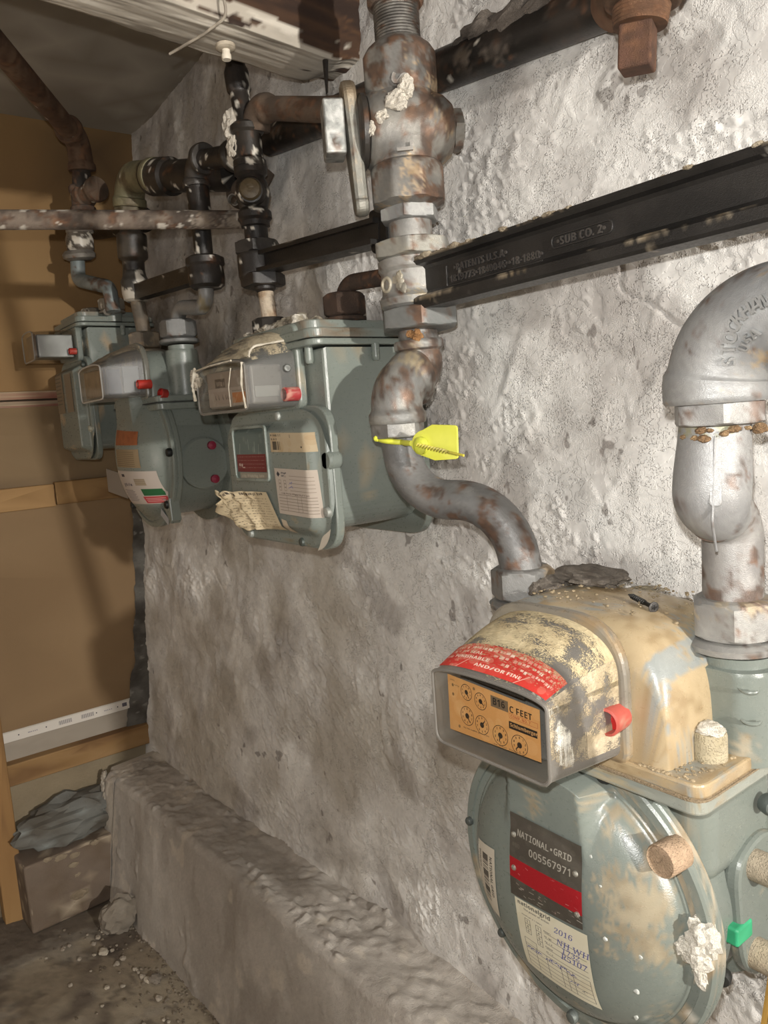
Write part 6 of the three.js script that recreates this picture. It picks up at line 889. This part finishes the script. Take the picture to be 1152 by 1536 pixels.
// --- round middle meter ---
{
  const G = { base: '#747b75', alt: '#7c837c', grain: 0.03, scale: 9 }, col = coat(G);
  const idx = { x0: -1.563, x1: -1.432, y0: 1.206, y1: 1.268, zf: 0.246, bx0: -1.572, bx1: -1.418, by0: 1.206, by1: 1.274, arch: 0.03, zb: 0.168 };
  const nutc = coat({ base: '#6f706e', alt: '#7b7b79', rust: -0.18 }), dn = coat({ base: '#6b6358', alt: '#857b6c', dust: 0.02, dustCol: '#9a8b76' });
  const { t, zc } = roundMeter({ xm: -1.494, cy: 1.094, R: 0.141, zf: 0.158, zb: 0.03, dome: 0.042, pad0: 0.02, padH: 0.034, plateY: 1.205, plateHW: 0.125, domeA: 0.085, domeTop: 1.3, half: 0.088, hexY: 1.33, postR0: 0.03, col, nutL: dn, nutR: nutc, idx, gasketCol: '#3a3d3b', gkCol: coat({ base: '#6a6a62', alt: '#75736a', dust: -0.08 }),
    flangeCol: coat(G), bolts: [[1.0, 'cover_screw', '#1d1f1e', 0.008], [0.05, 'cover_screw', '#1d1f1e', 0.008], [-0.75, 'cover_screw', '#1d1f1e', 0.008], [2.2, 'cover_screw', '#2c2f2e', 0.008], [-2.3, 'cover_screw', '#2c2f2e', 0.008]], label: 'dark grey round gas meter in the middle of the row, with red and green label' });
  const { pt, cov } = indexCover(t, { ...idx, mat: M.film, edgeMat: M.edgeGlint, label: 'hazy plastic index cover' });  // cover edge coloured pale to paint in its highlight
  dustCoat(cov, pt, 0.3, 0.6, 0.0, 1, dustMap(0.47, (u, v) => 0.06 * Math.sin(u * 9)), ['#7d715f', '#8c806c']);
  part(t, 'register', tess(rbox(0.118, 0.054, 0.06, 0.004, [-1.498, 1.238, 0.205]), 0.03), M.paint, '#5d5a55');
  part(t, 'dial_plate', sheet([[-1.556, 1.263], [-1.438, 1.258], [-1.44, 1.213], [-1.556, 1.213]], () => 0.2385, 0.0005), printed(256, 128, (g, w, h) => { g.fillStyle = '#85745f'; g.fillRect(0, 0, w, h); smudges(g, w, h, 26, '#5d4f40', 6, 26); smudges(g, w, h, 10, '#a59682', 8, 20); }), null, 'brown dial plate', true);
  part(t, 'blue_label', tess(rbox(0.002, 0.046, 0.024, 0.0006, [-1.4345, 1.236, 0.222]), 0.03), M.plain, '#2d3448', 'dark blue side label'); part(t, 'grey_label', tess(rbox(0.002, 0.048, 0.03, 0.0006, [-1.4342, 1.24, 0.19]), 0.03), M.plain, '#8b9095', 'pale grey side label');
  redPlug(t, [-1.402, 1.228, 0.166], 0.0085, 0.024, '#b53227'); redPlug(t, [-1.375, 1.207, 0.15], 0.009, 0.012, '#8e2620', [0.3, 0.2, 1]); redPlug(t, [-1.4, 1.137, 0.155], 0.0085, 0.016, '#7a2030');
  const disc = part(t, 'side_cover', turn([[0.05, -0.012], [0.05, 0.003], [0.046, 0.006], [0.0005, 0.007]], [-1.376, 1.075, 0.088], [1, 0, 0], 48), M.paint, col);
  for (const y of [1.107, 1.043]) part(disc, 'seal_plug', turn([[0.008, -0.002], [0.008, 0.007], [0.0005, 0.009]], [-1.37, y, 0.074], [1, 0, 0], 24), M.plain, '#86203a', 'red seal plug');
  const fsp = new THREE.Shape(); fsp.moveTo(-0.03, 0.02); fsp.lineTo(0.012, 0.03); fsp.lineTo(0.014, -0.012); fsp.lineTo(0.006, -0.018); fsp.closePath(); part(t, 'foot_lug', slab(fsp, 0.02, 0, 0.002).translate(-1.395, 0.985, 0.142), M.paint, coat(G));
  part(t, 'warning_label', sheet([[-1.527, 1.15], [-1.428, 1.143], [-1.428, 1.118], [-1.53, 1.12]], zc, 0.0012), printed(256, 64, (g, w, h) => { g.fillStyle = '#9a5a33'; g.fillRect(0, 0, w, h); smudges(g, w, h, 12, '#6d3a20', 6, 24); }), null, 'orange label', true);
  part(t, 'tan_label', sheet([[-1.528, 1.112], [-1.426, 1.11], [-1.424, 1.075], [-1.53, 1.078]], zc, 0.0012), printed(128, 64, (g, w, h) => { g.fillStyle = '#8f7c5f'; g.fillRect(0, 0, w, h); g.fillStyle = '#6d5c44'; for (let i = 0; i < 8; i++) g.fillRect(8, 8 + i * 7, 100, 2); }), null, 'tan label', true);
  part(t, 'safety_label', sheet([[-1.54, 1.071], [-1.392, 1.068], [-1.392, 1.005], [-1.522, 1.003]], zc, 0.0013), printed(512, 300, (g, w, h) => { g.fillStyle = '#b5aaa0'; g.fillRect(0, 0, w, h); g.fillStyle = '#3a3640'; g.fillRect(90, 30, 60, 24); dashes(g, 90, 140, 120, 40, '#4a4650'); g.fillStyle = '#7d6a45'; for (let i = 0; i < 6; i++) g.fillRect(280, 70 + i * 10, 120, 6); g.fillStyle = '#1f5a33'; g.fillRect(320, 160, 180, 62); g.fillStyle = '#b03a40'; g.fillRect(300, 230, 204, 62); g.fillStyle = '#6a646c'; for (let i = 0; i < 9; i++) g.fillRect(40 + (i % 2) * 20, 170 + i * 12, 170, 4); for (let i = 0; i < 3; i++) { g.fillStyle = '#d8cfc6'; g.fillRect(320, 246 + i * 14, 160, 3); } }), null, 'white label with green and red bands', true);
  solo('card', 'pale grey card hanging behind the dark round middle meter', 'card', rbox(0.1, 0.055, 0.002, 0.0009, [-1.77, 1.032, 0.13], [0.05, 0.1, -0.15]), M.plain, '#8d857c');
  part(t, 'white_scrap', tess(rbox(0.03, 0.018, 0.001, 0.0004, [-1.42, 0.978, 0.16], [0.2, 0, -0.7]), 0.03), M.plain, '#a9aaac', 'white scrap of label');
}
// --- small far meter ---
{
  const G = { base: '#747b75', alt: '#7c837c', grain: 0.05, scale: 9 }, col = coat({ ...G, fleck: -0.13, fleckCol: '#a5aaa4', dust: -0.16 });
  const idx = { x0: -1.872, x1: -1.782, y0: 1.314, y1: 1.374, zf: 0.27, bx0: -1.876, bx1: -1.776, by0: 1.314, by1: 1.375, arch: 0.006, zb: 0.182 };
  const { t, zc } = boxMeter({ x0: -1.948, x1: -1.742, y0: 1.09, y1: 1.32, zf: 0.18, yT: 1.392, corner: 0.035, inset: 0.01, rise: 0.02, col, topCol: coat({ ...G, dust: -0.05, dustCol: '#8d8474', fleck: -0.06 }), hexY: 1.43, bolts: [[-1.752, 1.16, '#b8b8a8', 0.008], [-1.76, 1.3, '#4b514c', 0.006]], bosses: [-1.79], posts: [[-1.7 - 0.06, null], [-1.9, null]], nuts: [[-1.76, 0.05, 0.026, coat({ base: '#7d776c', alt: '#938b7d', rust: -0.1, fleck: 0.03 })], [-1.9, 0.045, 0.026, coat({ base: '#6d675c', alt: '#857d70', rust: -0.08, fleck: 0.03 })]], idx, label: 'small far gas meter in the corner, its clear index box catching the light' });
  const { cov, pt } = indexCover(t, { ...idx, mat: M.clear, label: 'clear index box' });
  part(t, 'register', tess(rbox(0.08, 0.05, 0.075, 0.003, [-1.828, 1.344, 0.222]), 0.03), M.steel, coat({ base: '#9a9a98', alt: '#b0b0ad', scale: 40 }));
  part(t, 'dial_plate', sheet([[-1.867, 1.37], [-1.787, 1.37], [-1.787, 1.319], [-1.867, 1.319]], () => 0.262, 0.0005), printed(128, 64, (g, w, h) => { g.fillStyle = '#5d4f41'; g.fillRect(0, 0, w, h); smudges(g, w, h, 10, '#75685a', 6, 20); }), null, null, true);
  redPlug(t, [-1.768, 1.33, 0.186], 0.007, 0.014, '#a8352a');
  part(t, 'tan_label', sheet([[-1.93, 1.3], [-1.86, 1.3], [-1.86, 1.2], [-1.93, 1.2]], zc, 0.001), printed(64, 96, (g, w, h) => { g.fillStyle = '#82745f'; g.fillRect(0, 0, w, h); g.fillStyle = '#5f5344'; for (let i = 0; i < 9; i++) g.fillRect(8, 10 + i * 8, 44, 2); }), null, 'tan label', true);
  part(t, 'tan_label', sheet([[-1.84, 1.285], [-1.79, 1.285], [-1.79, 1.2], [-1.84, 1.2]], zc, 0.001), printed(64, 96, (g, w, h) => { g.fillStyle = '#857865'; g.fillRect(0, 0, w, h); }), null, 'tan label', true);
  part(t, 'white_scrap', lump(0.01, [-1.73, 1.41, 0.12], [1.2, 0.7, 0.8], 0.5, 2), M.clod, '#c4c0b8', 'white scrap on the nut');
}
// --- on the floor ---
{
  const bl = thing('concrete_block', 'old concrete block with flaking pale edges, standing against the far wall on the floor', 'block', [-1.92, 0, 0.3]);
  part(bl, 'block', tess(rbox(0.13, 0.165, 0.23, 0.006, [-1.94, 0.083, 0.3], [0, 0.04, 0.03]), 0.008, 6).translate(0, 0, 0), M.matte, coat({ base: '#6a5b4b', alt: '#75675a', scale: 20, fleck: -0.02, fleckCol: '#a89a85', fleckAt: (x, y, z) => 0.07 * ss(0.1, 0.16, y) + 0.1 * ss(0.03, 0.0, Math.abs(z - 0.3 + (y - 0.08) * 0.3)) }));
  for (let i = 0; i < 9; i++) part(bl, 'pale_crust', lump(rr(0.006, 0.013), [-1.874 + rr(-0.004, 0.002), [0.165, 0.158, 0.15, 0.13, 0.1, 0.07, 0.05, 0.04, 0.165][i], [0.36, 0.33, 0.3, 0.305, 0.3, 0.31, 0.3, 0.315, 0.25][i]], [0.4, 0.9, 1.6], 0.5, 3), M.clod, coat({ base: '#9a8c76', alt: '#857661', scale: 60 }));
  const mo = solo('mortar_heap', 'blue-grey heap of hardened mortar lying on top of the concrete block', 'mortar', lump(0.12, [-1.95, 0.212, 0.28], [0.5, 0.45, 1.12], 0.42, 5, 3.2), M.clod, coat({ base: '#7c7d78', alt: '#625d54', scale: 22, fleck: -0.06, fleckCol: '#9aa09d', grain: 0.2 }));
  const rocks = [[-1.745, 0.034, 0.245, 0.048, [0.6, 0.85, 0.9]]];
  for (const [x, y, z, r, q] of rocks) solo('plaster_chunk', 'broken grey chunk of plaster on the floor by the footing', 'chunk', lump(r, [x, y, z], q, 0.5, 4, 1.5), M.clod, coat({ base: '#867d70', alt: '#958c7f', scale: 40 }));
  const mid = [[-1.69, 0.305, 0.012, 'largest white plaster chip on the floor, in front of the block'], [-1.525, 0.25, 0.016, 'grey lump of plaster on the floor close to the footing'], [-1.535, 0.262, 0.009, 'white chip on the floor touching the grey lump']];
  for (const [x, z, r, l] of mid) solo('plaster_chip', l, 'chip', lump(r, [x, r * 0.35, z], [1.1, 0.45, 0.8], 0.45, 3), M.clod, l.startsWith('grey') ? '#857c70' : '#c5bba9');
  for (let i = 0; i < 34; i++) { const u = rnd(), x = lerp(-1.8, -1.36, u), z = lerp(0.26, 0.25, u) + rr(0.0, 0.2) * rnd(); if (z < 0.2 + (x > -1.45 ? 0.02 : 0)) continue; solo('plaster_chip', 'small white plaster chip scattered on the dirty floor by the footing', 'chip', lump(rr(0.0025, 0.0065), [x, 0.003, z], [1.2, 0.6, 1], 0.5, 2), M.clod, coat({ base: '#bdb3a2', alt: '#a3988a', scale: 80 }), 'white chips on the floor'); }
  const db = []; for (let i = 0; i < 380; i++) { const x = rr(-1.85, -1.25), z = 0.2 + rr(0, 0.3) * rnd() * rnd(); db.push(lump(rr(0.001, 0.0036), [x, 0.002, z], [1.2, 0.6, 1], 0.5, 1)); }
  const d = solo('floor_grit', 'dark grit and crumbs on the floor along the footing', 'grit', merge(db), M.clod, coat({ base: '#6d6153', alt: '#8d8272', scale: 60 })); d.userData.kind = 'stuff';
  // straw broom at the right edge
  const br = thing('broom', 'yellow straw of an upright broom at the lower right edge', 'broom', [-0.2, 0.0, 0.28]);
  const straw = []; for (let i = 0; i < 150; i++) { const a = rnd(), b = rr(-1, 1), x = lerp(-0.222, -0.15, a), z = 0.26 + b * 0.02; straw.push(sweep(pathPts([[lerp(-0.205, -0.175, a), 0.86, 0.262 + b * 0.012], [x + rr(-0.006, 0.006), 0.72, z], [x + lerp(-0.05, 0.04, a) + rr(-0.01, 0.01), 0.45, z + rr(-0.012, 0.012)]], 0.05), 0.0016, 5)); }
  const sp = part(br, 'bristles', merge(straw), M.plain, coat({ base: '#8a6a30', alt: '#b8924a', scale: 90, grain: 0.3 })); sp.userData.kind = 'stuff';
  part(br, 'binding', turn([[0.02, 0], [0.022, 0.03], [0.016, 0.06]], [-0.19, 0.85, 0.262], [0, 1, 0], 24), M.plain, '#8c2f2a'); part(br, 'handle', pipe([[-0.19, 0.9, 0.262], [-0.14, 1.75, 0.4]], 0.011, 20, 0.05), M.wood, '#a27c4a');
}
renderer.render(scene, camera);
